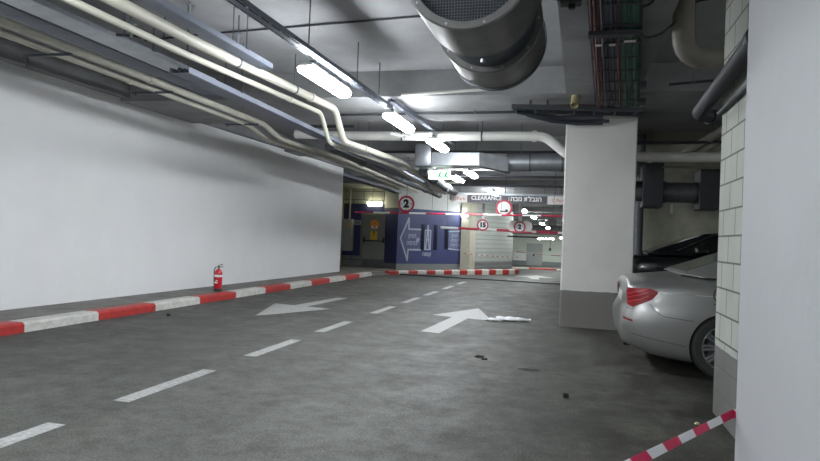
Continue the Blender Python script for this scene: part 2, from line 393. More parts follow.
o = paint('arrow_marking', [[(-1.9, 28.5), (-1.4, 28.5), (-1.2, 24.8+.3), (-1.5, 25.1)], [(-2.5, 28.2), (-.7, 28.2), (-1.6, 32.2)]])
tag(o, 'far white arrow painted on the ramp beyond the drain strip', 'road arrow')
# drain strip across the lane
bm = N(); prism(bm, [(-6.1, 22.6), (.9, 21.75), (.9, 22.5), (-6.1, 23.0)], -.02, .035)
tag(ob('drain_channel', bm, M['plastic_dark']), 'long dark drain strip set across the road before the ramp', 'drain')

# ------------------------------------------------------------------ lights
def make_light(name, label, L=1.24, w=.21, m='lamp'):
    t = thing(name, label, 'ceiling light', group=None)
    bm = N(); box(bm, -w/2+.024, w/2-.024, -L/2-.02, L/2+.02, .014, .06, bev=.012); ob('housing', bm, M['lamp_case'], t)
    bm = N()
    sec = [(-w/2+.022, .014), (-w/2, .0), (-w/2+.012, -.045), (-w/4, -.07), (w/4, -.07), (w/2-.012, -.045), (w/2, 0), (w/2-.022, .014)]
    a = [bm.verts.new((x, -L/2, z)) for x, z in sec]; b = [bm.verts.new((x, L/2, z)) for x, z in sec]
    for k in range(8): bm.faces.new([a[k], a[(k+1)%8], b[(k+1)%8], b[k]])
    bm.faces.new(a); bm.faces.new(b[::-1]); ob('diffuser', bm, M[m], t)
    for y in (-L*.36, L*.36):
        bm = N(); box(bm, -.02, .02, y-.02, y+.02, .07, .12); ob('mounting_clip', bm, M['steel'], t)
    return t
LZ = 3.27
proto = make_light('ceiling_light', 'large lit tube lamp under the cable tray, nearest of the lamps in view')
proto.location = (-2.99, 7.3, LZ)
for y, x, lb in ((10.05, -2.81, 'lit tube lamp under the tray, second along the lane from the viewer'),
                 (12.55, -2.69, 'lit tube lamp just in front of the bright square duct'),
                 (18.2, -2.89, 'lit tube lamp beyond the green exit sign, beside the slim lit bar'),
                 (25.4, -3.1, 'lit lamp seen directly above the dark clearance board')):
    z = LZ if y < 22 else 3.24
    copy_tree(proto, (x, y, z), 0, lb)
for x, y in ((-3.0, 3.6), (-3.0, .8), (-3.0, -2.0), (-3.0, -5.2), (-.4, -3.0), (-.4, -6.2), (-5.6, -3.2), (6.2, 4.5)):
    o = copy_tree(proto, (x, y, LZ), 0, 'lit tube lamp outside the picture, behind or beside the viewpoint'); o['group'] = 'lamps outside the picture'
copy_tree(proto, (-3.4, 18.8, 3.18), 0, 'slim lit bar lamp beside the lane lamp past the exit sign')
far = make_light('ceiling_light', 'far ramp lamp', 1.24, .2, 'lamp_far')
for i, (x, y, z, lb) in enumerate(((-2.09, 28, 2.72, 'nearest lit lamp of the row going down the ramp, beside the T-shaped sign post'),
                    (-1.9, 32, 2.60, 'second lit lamp of the row down the ramp'),
                    (-1.69, 36, 2.42, 'third lit lamp of the row down the ramp'),
                    (-1.51, 40, 2.27, 'fourth lit lamp of the row down the ramp'),
                    (-1.27, 46, 2.12, 'fifth lit lamp of the row down the ramp'),
                    (-.97, 54, 1.81, 'last lit lamp of the ramp row, at the pillar edge'),
                    (-4.3, 50, 1.75, 'small lit lamp at the top left corner of the far white wall'))):
    if i == 0: far.location = (x, y, z); far['label'] = lb
    else: copy_tree(far, (x, y, z), 0, lb)
copy_tree(far, (-2.1, 52, 1.68), PI/2, 'lit lamp hung crosswise in front of the far grey door')

# ------------------------------------------------------------------ trays, pipes and hangers on the ceiling
def rod(parent, x, y, z0, z1=4.03, r=.006):
    bm = N(); cyl(bm, (x, y, z0), (x, y, z1), r, n=6); box(bm, x-.03, x+.03, y-.03, y+.03, z0-.012, z0); ob('hanger_rod', bm, M['steel'], parent)
def tray(label, p0, p1, w, h, cables, rods=(), m='tray', rungs=.3, rodx=0., ctop=4.03, plate=0):
    t = thing('cable_tray', label, 'cable tray', p0)
    o = Vector(p0); e = Vector(p1)-o; d = e.normalized(); s = d.cross(Vector((0, 0, 1))).normalized(); bm = N()
    for sg in (-1, 1): bar(bm, s*sg*w/2, e + s*sg*w/2, .012, h)
    if plate: bar(bm, s*0 + Vector((0, 0, -h/2)), e + Vector((0, 0, -h/2)), w*(.55 if plate == 1 else .96), .006)
    k = .1
    while k < e.length:
        bar(bm, d*k - s*w/2 + Vector((0,0,-h/2)), d*k + s*w/2 + Vector((0,0,-h/2)), .03, .01); k += rungs
    ob('rail_frame', bm, M[m], t)
    for i, (off, r, mm) in enumerate(cables):
        bm = N(); n = max(3, int(e.length/.8)); pts = []
        for j in range(n+1):
            pts.append(e*(j/n) + s*(off + random.uniform(-.008, .008)) + Vector((0, 0, -h/2+r+.008+random.uniform(0, .012))))
        tube(bm, pts, r, 8); ob('cable', bm, M[mm], t, 60)
    for f in rods:
        q = e*f
        for sg in (-1, 1):
            rod(t, q.x + s.x*sg*w*.5, q.y + s.y*sg*w*.5, q.z+h/2, ctop-o.z)
    return t
# lamp rail
tray('dark steel cable rail above the row of tube lamps', (-3.0, -6, 3.345), (-2.86, 9.6, 3.42), .11, .05, [(0, .018, 'cable'), (.03, .012, 'cable'), (-.03, .012, 'cable')], rungs=.22, plate=1)
t = tray('dark cable rail carrying the lamps beyond the first ceiling beam', (-2.86, 9.7, 3.55), (-2.7, 14.1, 3.55), .11, .05, [(0, .02, 'cable')], ctop=3.62, plate=1)
for y in (2.2, 4.4, 6.6, 8.25, 9.25):
    bm = N(); cyl(bm, (-2.93, y, 3.46), (-2.93, y, 4.03), .007, n=6); box(bm, -3.0, -2.86, y-.02, y+.02, 3.445, 3.46)
    tag(ob('hanger_rod', bm, M['steel']), {2.2: 'thin threaded rod above the viewer', 4.4: 'thin rod holding the lamp rail at the top of the picture', 6.6: 'thin rod holding the lamp rail before the first lamp', 8.25: 'thin rod holding the lamp rail at the middle of the first lamp', 9.25: 'thin rod holding the lamp rail between the first two lamps'}[y], 'hanger rod')
# tray over the middle pipes, tray over the wall pipes
tray('cable tray full of black cables just above the middle cream pipes', (-3.86, -6, 3.5), (-3.86, 7.4, 3.50), .18, .06, [(-.06, .022, 'cable'), (-.02, .025, 'cable'), (.03, .02, 'cable'), (.065, .015, 'cable')], rods=(.8, .95), plate=2)
tray('wide dark cable tray above the cream pipes along the white wall', (-6.05, -6, 3.74), (-6.05, 9.9, 3.74), .3, .09, [(-.1, .025, 'cable'), (-.04, .03, 'cable_blue'), (.03, .025, 'cable'), (.1, .02, 'cable')], m='tray', plate=2)
tray('flat galvanised tray between the two groups of cream pipes', (-5.3, -6, 3.57), (-5.3, 8.3, 3.57), .34, .05, [(0, .02, 'cable')], m='galv', rods=(.75, .9), plate=2)
tray('dark cable tray running on under the ceiling past the pipe drop', (-4.7, 6.8, 3.32), (-4.7, 19.5, 3.14), .26, .07, [(-.08, .025, 'cable'), (0, .03, 'cable'), (.08, .02, 'cable')], rods=(.1, .55), plate=2)
def pipe(label, pts, r, m, rad=.12, cat='pipe', clamps=(), joints=(), name='pipe', n=14):
    t = thing(name, label, cat, pts[0]); o = Vector(pts[0]); P = [Vector(p)-o for p in pts]
    bm = N(); tube(bm, P, r, n, rad=rad); ob('pipe_run', bm, M[m], t, 50)
    for i, f in joints:
        a, b = P[i], P[i+1]; d = (b-a).normalized(); q = a.lerp(b, f)
        bm = N(); cyl(bm, q-d*.04, q+d*.04, r*1.22, n=n); ob('coupling', bm, M[m], t, 50)
    for i, f, zt in clamps:
        q = P[i].lerp(P[i+1], f)
        bm = N(); cyl(bm, q+Vector((0,0,r)), (q.x, q.y, zt-o.z), .008, n=6); d = (P[i+1]-P[i]).normalized(); cyl(bm, q-d*.015, q+d*.015, r*1.12, n=n); ob('pipe_clamp', bm, M['steel'], t)
    return t
pipe('thick cream pipe of the middle pair, dropping in a bend before the second lamp', [(-4.05, -6, 3.5), (-4.05, 3.2, 3.4), (-4.05, 6.2, 3.43), (-4.05, 10.32, 3.56), (-4.05, 10.8, 3.07), (-4.05, 14.7, 3.19), (-4.05, 20.3, 2.86)], .06, 'pipe_cream', .16, clamps=((2, .2, 4.03), (2, .6, 4.03)), joints=((2, .75), (4, .3)))
pipe('thinner cream pipe just under the thick middle one, with its own drop', [(-4.28, -6, 3.42), (-4.28, 3.2, 3.32), (-4.28, 6.2, 3.35), (-4.28, 10.25, 3.48), (-4.28, 10.7, 3.03), (-4.28, 14.7, 3.1), (-4.28, 20.3, 2.78)], .038, 'pipe_cream', .12, joints=((2, .7), (4, .4)))
pipe('upper cream pipe of the pair along the white wall', [(-6.0, -6, 3.58), (-6.0, 11.5, 3.52), (-6.0, 12.3, 3.34), (-6.0, 15.8, 3.39), (-6.0, 24.6, 3.2)], .052, 'pipe_cream', .12, joints=((0, .8), (2, .5)))
pipe('lower cream pipe of the pair along the white wall', [(-6.22, -6, 3.53), (-6.22, 11.3, 3.47), (-6.22, 12.1, 3.30), (-6.2, 15.8, 3.35), (-6.2, 24.4, 3.16)], .04, 'pipe_cream', .14, joints=((0, .8),))
pipe('long white pipe crossing the lane below the beam with a bend down at the pillar', [(-5.7, 12.35, 3.46), (-4.58, 12.35, 3.42), (-.58, 12.35, 3.40), (-.12, 12.35, 3.02), (7.0, 12.35, 3.02)], .09, 'pipe_white', .16, clamps=((1, .3, 3.62), (1, .7, 4.03)), joints=((1, .45), (1, .95), (3, .2)))
pipe('thin dark conduit crossing under the first ceiling beam', [(-4.3, 10.9, 3.56), (-.6, 10.9, 3.58)], .022, 'pipe_dark', clamps=((0, .3, 3.62), (0, .7, 3.62)))
pipe('thin grey conduit running skew across the ceiling with a sprinkler', [(-5.9, 7.72, 4.01), (-4.93, 7.58, 4.01), (-1.95, 7.32, 4.01), (-1.0, 7.25, 4.01)], .013, 'pipe_dark')
pipe('slim white tube along the foot of the beam left of the jet fan', [(-2.7, 9.7, 3.63), (-1.1, 9.7, 3.70)], .022, 'pipe_white')  # plain white tube along the lower edge of the beam
pipe('slim dark pipe crossing above the mid pipes at the first beam', [(-5.6, 12.0, 3.56), (-4.3, 12.0, 3.55)], .03, 'pipe_dark')
for i, (y, z) in enumerate(((15.3, 3.5), (18.2, 3.4), (19.6, 3.35), (20.6, 3.15))):
    pipe(['thin dark pipe crossing behind the square duct', 'pale thin pipe crossing under the second beam', 'thin dark pipe crossing behind the second beam', 'dark pipe crossing above the clearance board'][i], [(-5.5 + .3*i, y, z), (-.3, y, z)], .035, 'pipe_dark' if i != 1 else 'pipe_white')
pipe('bulky dark lagged pipe running down the lane under the beams', [(-5.2, 13.0, 3.3), (-4.9, 23.5, 3.0)], .11, 'galv_dull', joints=((0, .2), (0, .5), (0, .8)))
pipe('grey lagged pipe beside the exit sign heading for the ramp', [(-3.78, 15.9, 3.08), (-3.78, 20.4, 2.9)], .12, 'galv_dull', joints=((0, .3), (0, .7)))
# little wall brackets above the white wall
for y, k in ((4.1, 0), (6.4, 1), (8.4, 2), (11.1, 3)):
    bm = N(); bar(bm, (-6.6, y, 3.44), (-5.9, y, 3.44), .03, .03); bar(bm, (-6.55, y, 3.44), (-6.55, y, 3.3 if k == 1 else 3.4), .02, .02)
    tag(ob('pipe_bracket', bm, M['steel']), ['steel bracket under the wall pipes, at the far left of the view', 'steel bracket under the wall pipes, nearest the top left corner', 'steel bracket under the wall pipes, midway', 'steel bracket under the wall pipes just before they drop'][k], 'bracket')
# sprinklers: T-shaped heads under a branch pipe
def sprinkler(x, y, z, label):
    t = thing('sprinkler', label, 'sprinkler', (x, y, z))
    bm = N(); cyl(bm, (0, 0, -.02), (0, 0, .12), .018, n=8); ob('stem', bm, M['galv'], t)
    bm = N(); cyl(bm, (0, 0, .12), (0, 0, .135), .05, n=12); ob('deflector', bm, M['galv'], t)
sprinkler(-3.87, 5.75, 3.55, 'small upright sprinkler head on the middle pipe tray, nearest')
sprinkler(-3.87, 6.7, 3.56, 'small upright sprinkler head by the bend of the middle cables')
sprinkler(-4.6, 5.8, 3.42, 'small upright sprinkler head between the pipe groups')
pipe('thin branch pipe with a valve hung between the two groups of cream pipes', [(-4.75, 5.75, 3.42), (-4.5, 5.85, 3.42), (-4.4, 6.6, 3.46)], .014, 'pipe_dark', clamps=((0, .3, 4.03), (1, .4, 4.03), (1, .9, 4.03)))
# duct across the lane
t = thing('air_duct', 'bright galvanised square air duct crossing the lane behind the third lamp', 'air duct', (0, 14.5, 0))
bm = N(); box(bm, -3.22, -2.1, -.2, .3, 3.06, 3.36, bev=.01); ob('duct_section', bm, M['galv'], t)
bm = N(); box(bm, -3.6, -3.2, -.25, .35, 3.02, 3.56, bev=.06); ob('duct_elbow', bm, M['galv'], t, 40)
bm = N(); A = [(-2.1, -.2, 3.06), (-2.1, .3, 3.06), (-2.1, .3, 3.36), (-2.1, -.2, 3.36)]; B = [(-1.45, -.2, 2.93), (-1.45, .3, 2.93), (-1.45, .3, 3.22), (-1.45, -.2, 3.22)]
a = [bm.verts.new(p) for p in A]; b = [bm.verts.new(p) for p in B]
for k in range(4): bm.faces.new([a[k], a[(k+1)%4], b[(k+1)%4], b[k]])
ob('duct_transition', bm, M['galv_dull'], t)
bm = N(); cyl(bm, (-1.5, .05, 3.16), (.9, .05, 3.2), .2, n=24); ob('round_duct', bm, M['galv'], t, 40)
for x, z in ((-3.0, 3.36), (-2.2, 3.36), (-1.2, 3.36), (.2, 3.38)):
    bm = N(); cyl(bm, (x, 0, z), (x, 0, 4.03), .007, n=6); ob('hanger_rod', bm, M['steel'], t)
for x in (-1.0, -.3):
    bm = N(); cyl(bm, (x, .05, 3.17), (x+.03, .05, 3.17), .215, n=24); ob('joint_band', bm, M['galv_dull'], t, 40)
# exit sign
t = thing('exit_sign', 'lit white exit sign with green running figure hanging over the lane', 'exit sign', (-3.15, 15, 2.91))
bm = N(); box(bm, -.27, .27, -.03, .03, -.11, .11, bev=.02); ob('sign_box', bm, M['exit_face'], t)
bm = N()
for x, s in ((.17, 1), (.02, .9)):
    cyl(bm, (x, -.036, .06*s), (x, -.034, .06*s), .022, n=10); bar(bm, (x, -.035, .04), (x-.02, -.035, -.03), .004, .05); bar(bm, (x-.02, -.035, -.02), (x+.05, -.035, -.08), .004, .03)
    bar(bm, (x-.02, -.035, -.02), (x-.07, -.035, -.07), .004, .03)
ob('pictogram', bm, M['green'], t)
bm = N(); box(bm, -.2, -.11, -.036, -.032, -.06, .06); ob('doorway_pictogram', bm, M['plastic_dark'], t)
bm = N(); box(bm, -.185, -.125, -.04, -.034, -.06, .045); ob('doorway_opening', bm, M['exit_face'], t)
for x in (-.2, .2):
    bm = N(); cyl(bm, (x, 0, .1), (x, 0, 1.1), .006, n=6); ob('hanger_rod', bm, M['steel'], t)
t = thing('hanging_bar', 'small cream bar hanging just under the exit sign', 'bar', (-2.75, 15.3, 2.77))
bm = N(); box(bm, -.32, .12, -.02, .02, -.035, .0); ob('bar_body', bm, M['pipe_cream'], t)
bm = N(); cyl(bm, (-.1, 0, 0), (-.1, 0, 1.26), .005, n=6); ob('hanger_rod', bm, M['steel'], t)
# small white lamp bracket by the second lamp
t = thing('cctv_camera', 'small white camera on a drop rod below the second lamp', 'camera', (-3.35, 11.6, 3.30))
bm = N(); cyl(bm, (0, 0, .05), (0, 0, .32), .012, n=8); ob('drop_rod', bm, M['steel'], t)
bm = N(); bar(bm, (-.05, 0, .04), (.2, 0, -.02), .07, .05); ob('camera_body', bm, M['white'], t)
bm = N(); cyl(bm, (.2, 0, -.02), (.24, 0, -.03), .02, n=10); ob('lens', bm, M['ink'], t)

# ------------------------------------------------------------------ jet fan
t = thing('jet_fan', 'big round grey jet fan with two silencer drums hung from the ceiling', 'fan', (-.765, 4.3, 3.28))
def drum(y0, y1, R, ri):
    bm = N(); lathe(bm, [(ri, y0+.05), (ri, y0), (R-.012, y0), (R, y0+.012), (R, y1-.012), (R-.012, y1), (ri, y1), (ri, y1-.05)], ax='y', n=56); return bm
R_, ri_ = .455, .395
s1 = ob('silencer', drum(0, .66, R_, ri_), M['fan_paint'], t, 35)
s2 = ob('silencer', drum(1.14, 1.76, R_, ri_), M['fan_paint'], t, 35)
bm = N(); lathe(bm, [(.36, .64), (.40, .66), (.40, 1.14), (.36, 1.16)], ax='y', n=48); ob('motor_section', bm, M['fan_dark'], t, 35)
for s, y in ((s1, .05), (s2, 1.72)):
    bm = N(); bmesh.ops.create_circle(bm, cap_ends=True, radius=ri_, segments=40, matrix=Matrix.Translation((0, y+.03, 0)) @ Matrix.Rotation(PI/2, 4, 'X')); ob('drum_inside', bm, M['fan_dark'], s)
bm = N()
for k in range(-19, 20):
    q = k*.0205; h = math.sqrt(max(0, ri_**2-q*q))
    cyl(bm, (q, .03, -h), (q, .03, h), .0028, n=4); cyl(bm, (-h, .035, q), (h, .035, q), .0028, n=4)
ob('inlet_grille', bm, M['galv_dull'], s1)
bm = N(); lathe(bm, [(R_+.006, 1.70), (R_+.012, 1.70), (R_+.012, 1.76), (R_+.006, 1.76)], ax='y', n=48); ob('end_ring', bm, M['steel'], t, 35)
bm = N()
for k in range(10):
    a = 2*PI*k/10
    for y in (-.006, 1.134): cyl(bm, (.425*math.cos(a), y, .425*math.sin(a)), (.425*math.cos(a), y+.01, .425*math.sin(a)), .009, n=6)
ob('bolts', bm, M['galv'], t)['kind'] = 'stuff'
for y in (.3, 1.5):
    for sg in (-1, 1):
        bm = N(); bar(bm, (sg*.4, y, .18), (sg*.4, y, .76), .04, .01); ob('hanger_bracket', bm, M['steel'], t)
bm = N(); cyl(bm, (.0, .9, -.4), (.0, .9, -.43), .02, n=8); ob('drain_plug', bm, M['galv'], t)
# cable and junction box on the beam right of the fan
t = thing('junction_box', 'dark junction box on the beam with a cable to the jet fan', 'junction box', (-.08, 5.75, 3.55))
bm = N(); box(bm, -.1, .08, -.07, .07, -.06, .03, bev=.008); ob('box_body', bm, M['pipe_dark'], t)
bm = N(); cyl(bm, (0, 0, -.06), (0, 0, -.1), .03, n=10); ob('cable_gland', bm, M['black'], t)
bm = N(); tube(bm, [(-.1, 0, -.01), (-.2, -.02, -.0), (-.29, -.1, .05), (-.36, -.2, .12)], .014, 8, rad=.05); tube(bm, [(.08, 0, -.01), (.2, 0, .0), (.3, .05, .02)], .014, 8); ob('cable', bm, M['black'], t, 60)

# ------------------------------------------------------------------ cable ways by the pillar
def lerp2(a, b, f): return tuple(a[i]+(b[i]-a[i])*f for i in range(3))
t = thing('cable_tray', 'broad tray of dark green cables under the beam, running to the pillar top', 'cable tray', (0, 0, 0))
near, farr = 4.4, 9.98
def xa(f, y):   # tray fans out a little towards the pillar; f = 0 left edge .. 1 right edge
    k = (y-5.85)/(10.3-5.85); l = .073 + (.288-.073)*k; r = .505 + (.893-.505)*k; return l+(r-l)*f
bm = N()
for f in (-.02, .6, 1.02): bar(bm, (xa(f, near), near, 3.5), (xa(f, farr), farr, 3.5), .014, .09)
for y in [near+.2+.55*i for i in range(11)]: bar(bm, (xa(-.03, y), y, 3.455), (xa(1.03, y), y, 3.455), .05, .012)
ob('rail_frame', bm, M['pipe_dark'], t)
for f, r, mm, z in [(.62+.048*i, .034, 'cable_green', 3.49) for i in range(8)] + [(.30, .022, 'cable_blue', 3.48), (.36, .024, 'cable', 3.49), (.43, .022, 'cable_blue', 3.48), (.5, .024, 'cable', 3.49), (.03, .016, 'cable_red', 3.46), (.09, .015, 'cable_red', 3.45), (.16, .018, 'cable_red', 3.46), (.23, .012, 'cable', 3.45), (.56, .016, 'cable_red', 3.46)]:
    bm = N(); pts = [(xa(f, near+(farr-near)*j/8)+random.uniform(-.006, .006), near+(farr-near)*j/8, z+random.uniform(-.008, .012)) for j in range(9)]
    tube(bm, pts, r, 8); ob('cable', bm, M[mm], t, 60)
bm = N(); y = 6.35; box(bm, xa(-.05, y), xa(1.05, y), y, y+.1, 3.40, 3.44); ob('cross_bracket', bm, M['pipe_dark'], t)
for f in (.14, .42):
    bm = N(); y = 6.75; box(bm, xa(f, y)-.025, xa(f, y)+.035, y, y+.06, 3.425, 3.43); ob('cable_tag', bm, M['paper'], t)
bm = N(); y = 6.7; box(bm, xa(.68, y), xa(.92, y), y, y+.05, 3.44, 3.448); ob('cable_tag', bm, M['paper'], t)
bm = N()
for q in ((.95, 8.6), (.97, 9.6)): box(bm, xa(q[0], q[1]), xa(q[0], q[1])+.12, q[1], q[1]+.1, 3.42, 3.5)
ob('side_clip', bm, M['pipe_dark'], t)
t = thing('cable_tray', 'dark crosswise cable tray with red cables in front of the pillar top', 'cable tray', (0, 0, 0))
bm = N(); bar(bm, (-1.0, 10.05, 3.50), (.95, 10.05, 3.42), .03, .07); bar(bm, (-1.0, 10.4, 3.50), (.95, 10.4, 3.42), .03, .07)
for i in range(7): bar(bm, (-.95+.3*i, 10.05, 3.46-.012*i), (-.95+.3*i, 10.4, 3.46-.012*i), .03, .012)
ob('rail_frame', bm, M['pipe_dark'], t)
for i, (yy, mm, z) in enumerate(((10.1, 'cable_red', 3.52), (10.18, 'cable_red', 3.51), (10.25, 'cable_green', 3.5), (10.32, 'cable', 3.5))):
    bm = N(); tube(bm, [(-1.0, yy, z), (-.4, yy, z-.01), (.2, yy-.02, z-.02), (.5, yy, z-.05)], .02, 8); ob('cable', bm, M[mm], t, 60)
bm = N(); tube(bm, [(-.95, 10.3, 3.46), (-.6, 10.5, 3.43), (-.3, 10.6, 3.40), (.1, 10.75, 3.4), (.5, 10.75, 3.38)], .03, 8); tube(bm, [(-.8, 10.5, 3.45), (-.4, 10.6, 3.36), (0, 10.7, 3.34), (.4, 10.8, 3.36)], .03, 8); tube(bm, [(-.85, 10.6, 3.5), (-.3, 10.65, 3.43), (.4, 10.6, 3.42)], .04, 8); ob('cable_bundle', bm, M['cable'], t, 60)
for x, z1 in ((-.72, 4.03), (-.46, 3.7)):
    bm = N(); bar(bm, (x, 10.2, 3.52), (x, 10.2, 3.78 if z1 < 4 else 4.03), .03, .03)
    if z1 < 4: box(bm, x-.1, x+.1, 10.15, 10.25, 3.7, 3.73); box(bm, x-.05, x+.05, 10.17, 10.23, 3.66, 3.7)
    ob('hanger_post', bm, M['pipe_dark'], t)
bm = N(); lathe(bm, [(.0, .2), (.06, .2), (.06, 0), (.052, 0), (.052, .18), (0, .18)], n=18); o = tag(ob('pipe_stub', bm, M['yellowish'], None, 40), 'short open yellowish pipe stub poking out by the pillar top', 'pipe stub')
o.location = (-.05, 9.68, 3.42); o.rotation_euler = (math.radians(-35), 0, math.radians(-8))
# loose cables on the dark ceiling
for lb, pts in (('thin black cable looping from the green cable tray at the top', [(.52, 6.0, 3.52), (.62, 6.0, 3.56), (.66, 6.0, 3.75), (.68, 6.0, 4.0)]),
                ('thin black cable sagging between the cable tray and the beige elbow pipe', [(.52, 6.4, 3.42), (.6, 6.4, 3.37), (.72, 6.4, 3.39), (.84, 6.45, 3.5), (.9, 6.6, 3.6)]),
                ('thin black cable arching right of the beige elbow pipe', [(1.02, 6.6, 3.72), (1.08, 6.6, 3.77), (1.3, 6.6, 3.80), (1.5, 6.6, 3.78)])):
    bm = N(); tube(bm, pts, .011, 8, rad=.08); tag(ob('loose_cable', bm, M['black'], None, 60), lb, 'cable')
pipe('thick beige elbow pipe coming down from the dark ceiling and turning right', [(.955, 6.6, 4.03), (.965, 6.6, 3.22), (2.6, 6.6, 3.16)], .1, 'pipe_beige', .22, joints=((0, .28),), n=24)
pipe('thick dark blue-grey pipe running along the block wall', [(1.1, 4.3, 2.78), (1.1, 6.5, 2.66), (1.35, 6.75, 2.66)], .062, 'pipe_dark', .1, joints=((0, .1), (1, .6)), n=20)
pipe('thin dark tube along the block wall under the thick pipe', [(1.18, 4.41, 2.58), (1.18, 5.95, 2.56)], .022, 'pipe_dark')  # plain dark tube laid against the wall face
pipe('thin rusty rod hanging across under the beige elbow pipe', [(.95, 7.4, 3.16), (1.75, 7.4, 3.22)], .014, 'pipe_dark', clamps=((0, .3, 4.03),))
pipe('pale pipe running back along the dark bay ceiling, left one', [(2.35, 9.4, 3.28), (2.15, 14.8, 3.34)], .08, 'pipe_beige')
pipe('pale pipe running back along the dark bay ceiling, right one', [(2.75, 9.4, 3.32), (2.62, 14.8, 3.36)], .06, 'pipe_white')
pipe('thin pipe crossing the bay just above the thick beige pipe', [(.8, 12.0, 3.22), (7, 12.0, 3.27)], .025, 'pipe_dark')
pipe('slim pale pipe crossing the bay below the thick beige pipe', [(1.6, 12.9, 2.9), (6, 12.9, 2.86)], .02, 'pipe_beige')
t = thing('air_duct', 'dark round air duct with square boxes crossing the parking bay', 'air duct', (0, 13.5, 0))
for i, (x0, x1, z0, z1) in enumerate(((1.29, 1.66, 2.16, 3.02), (2.32, 2.72, 2.14, 2.9), (.8, 1.12, 2.55, 3.1))):
    bm = N(); box(bm, x0, x1, -.3, .35, z0, z1, bev=.01); ob('duct_box', bm, M['pipe_dark'], t)
bm = N(); cyl(bm, (.8, 0, 2.48), (1.3, 0, 2.48), .2, n=28); cyl(bm, (1.64, 0, 2.47), (2.34, 0, 2.47), .2, n=28); cyl(bm, (2.7, 0, 2.47), (4.5, 0, 2.47), .2, n=28); ob('round_duct', bm, M['galv_dull'], t, 40)
for x in (1.7, 2.26): bm = N(); cyl(bm, (x, 0, 2.47), (x+.03, 0, 2.47), .215, n=28); ob('joint_band', bm, M['steel'], t, 40)
pipe('grey upright pipe beside the big pillar behind the black car', [(1.40, 15.2, 0), (1.40, 15.2, 3.9)], .11, 'galv_dull', joints=((0, .8),), n=20)
pipe('short white pipe end hanging below the dark round duct', [(1.86, 13.5, 2.24), (1.86, 13.5, 2.06)], .022, 'pipe_white')

# ------------------------------------------------------------------ clearance board, bars and signs
t = thing('clearance_board', 'long dark clearance board with white lettering hung over the ramp', 'sign board', (0, 21, 0))
bm = N(); box(bm, -3.43, -.86, -.03, .03, 2.615, 2.86); ob('board', bm, M['sign_back'], t)
for x0, x1, s in ((-3.97, -3.45, 'C.Park'), (-.84, .6, 'C.Park')):
    bm = N(); box(bm, x0, x1, -.035, .03, 2.605, 2.87, bev=.01); p = ob('end_panel', bm, M['paper'], t)
    text_mesh(s, .15, M['ink_red'], 'lettering', p, ((x0+x1)/2 if x1 < 0 else -.5, -.04, 2.73), (PI/2, 0, 0), .003)
bm = N(); bar(bm, (-4.0, 0, 2.9), (1.0, 0, 2.9), .05, .06); ob('top_rail', bm, M['galv'], t)
text_mesh('CLEARANCE', .19, M['white'], 'lettering', t, (-2.80, -.035, 2.765), (PI/2, 0, 0), .004, .95, bold=.004)
text_mesh('|', .16, M['white'], 'lettering', t, (-2.07, -.035, 2.76), (PI/2, 0, 0), .004)
text_mesh('הגבלת גובה'[::-1], .21, M['white'], 'lettering', t, (-1.52, -.035, 2.755), (PI/2, 0, 0), .004, 1.0, bold=.006)
for x in (-3.7, -2.2, -.6):
    bm = N(); cyl(bm, (x, 0, 2.93), (x, 0, 3.9), .012, n=6); ob('hanger_rod', bm, M['steel'], t)
def stripe_bar(label, x0, x1, y, z0, z1, r, seg, phase, rods, zt):
    t = thing('height_bar', label, 'height bar', (0, y, 0))
    x = x0; k = phase; L = x1-x0; i = 0; bm = N()
    while x < x1-.01:
        e = min(x1, x+seg*(1 if k % 2 else 1.15)); za = z0+(z1-z0)*(x-x0)/L; zb = z0+(z1-z0)*(e-x0)/L
        cyl(bm, (x, 0, za), (e, 0, zb), r, n=10, mi=k % 2); x = e; k += 1
    ob('striped_tube', bm, [M['sign_red'], M['white']], t)
    for x in rods:
        z = z0+(z1-z0)*(x-x0)/L; bm = N(); cyl(bm, (x, 0, z), (x, 0, zt), .007, n=6); ob('hanger_rod', bm, M['steel'], t)
    return t
stripe_bar('thin red and white height bar across the whole lane, with the nearer 2 metre sign', -7.0, -.35, 20, 2.15, 2.2, .028, .56, 0, (-6.4, -4.4, -2.2, -.6), 4.03)
stripe_bar('thicker red and white height bar below the clearance board', -4.5, -.3, 22, 1.77, 1.72, .045, .62, 1, (-4.3, -.45), 3.3)
def round_sign(label, loc, R, txt, size, arrows=False, rz=0., back=None, name='round_sign'):
    t = thing(name, label, 'round sign', loc, rz)
    bm = N(); cyl(bm, (0, -.012, 0), (0, .012, 0), R, n=36); ob('red_disc', bm, M['sign_red'], t, 40)
    bm = N(); cyl(bm, (0, -.016, 0), (0, -.0125, 0), R*.76, n=36); ob('white_face', bm, M['white'], t, 40)
    if txt: text_mesh(txt, size, M['ink'], 'lettering', t, (0, -.02, -.0), (PI/2, 0, 0), .003, bold=.02*size/.3)
    if arrows:
        bm = N()
        for a in range(4):
            c, s = math.cos(a*PI/2), math.sin(a*PI/2); q = lambda u, v: (c*u - s*v, -.021, s*u + c*v)
            tip, bs = (R*.5, R*.68) if a % 2 == 0 else (R*.62, R*.8)
            bm.faces.new([bm.verts.new(q(tip, 0)), bm.verts.new(q(bs, R*.09)), bm.verts.new(q(bs, -R*.09))])
        ob('arrowheads', bm, M['ink'], t)
    return t
t = round_sign('round red-ringed 2 metre height sign over the left of the lane', (-5.24, 19.93, 2.455), .27, '2', .34, True)
bm = N(); cyl(bm, (0, .03, .2), (0, .03, 1.57), .008, n=6); ob('hanger_rod', bm, M['steel'], t)
t = round_sign('large round red-ringed sign with a dark bar, hung under the clearance board', (-2.215, 20.93, 2.455), .275, None, .3)
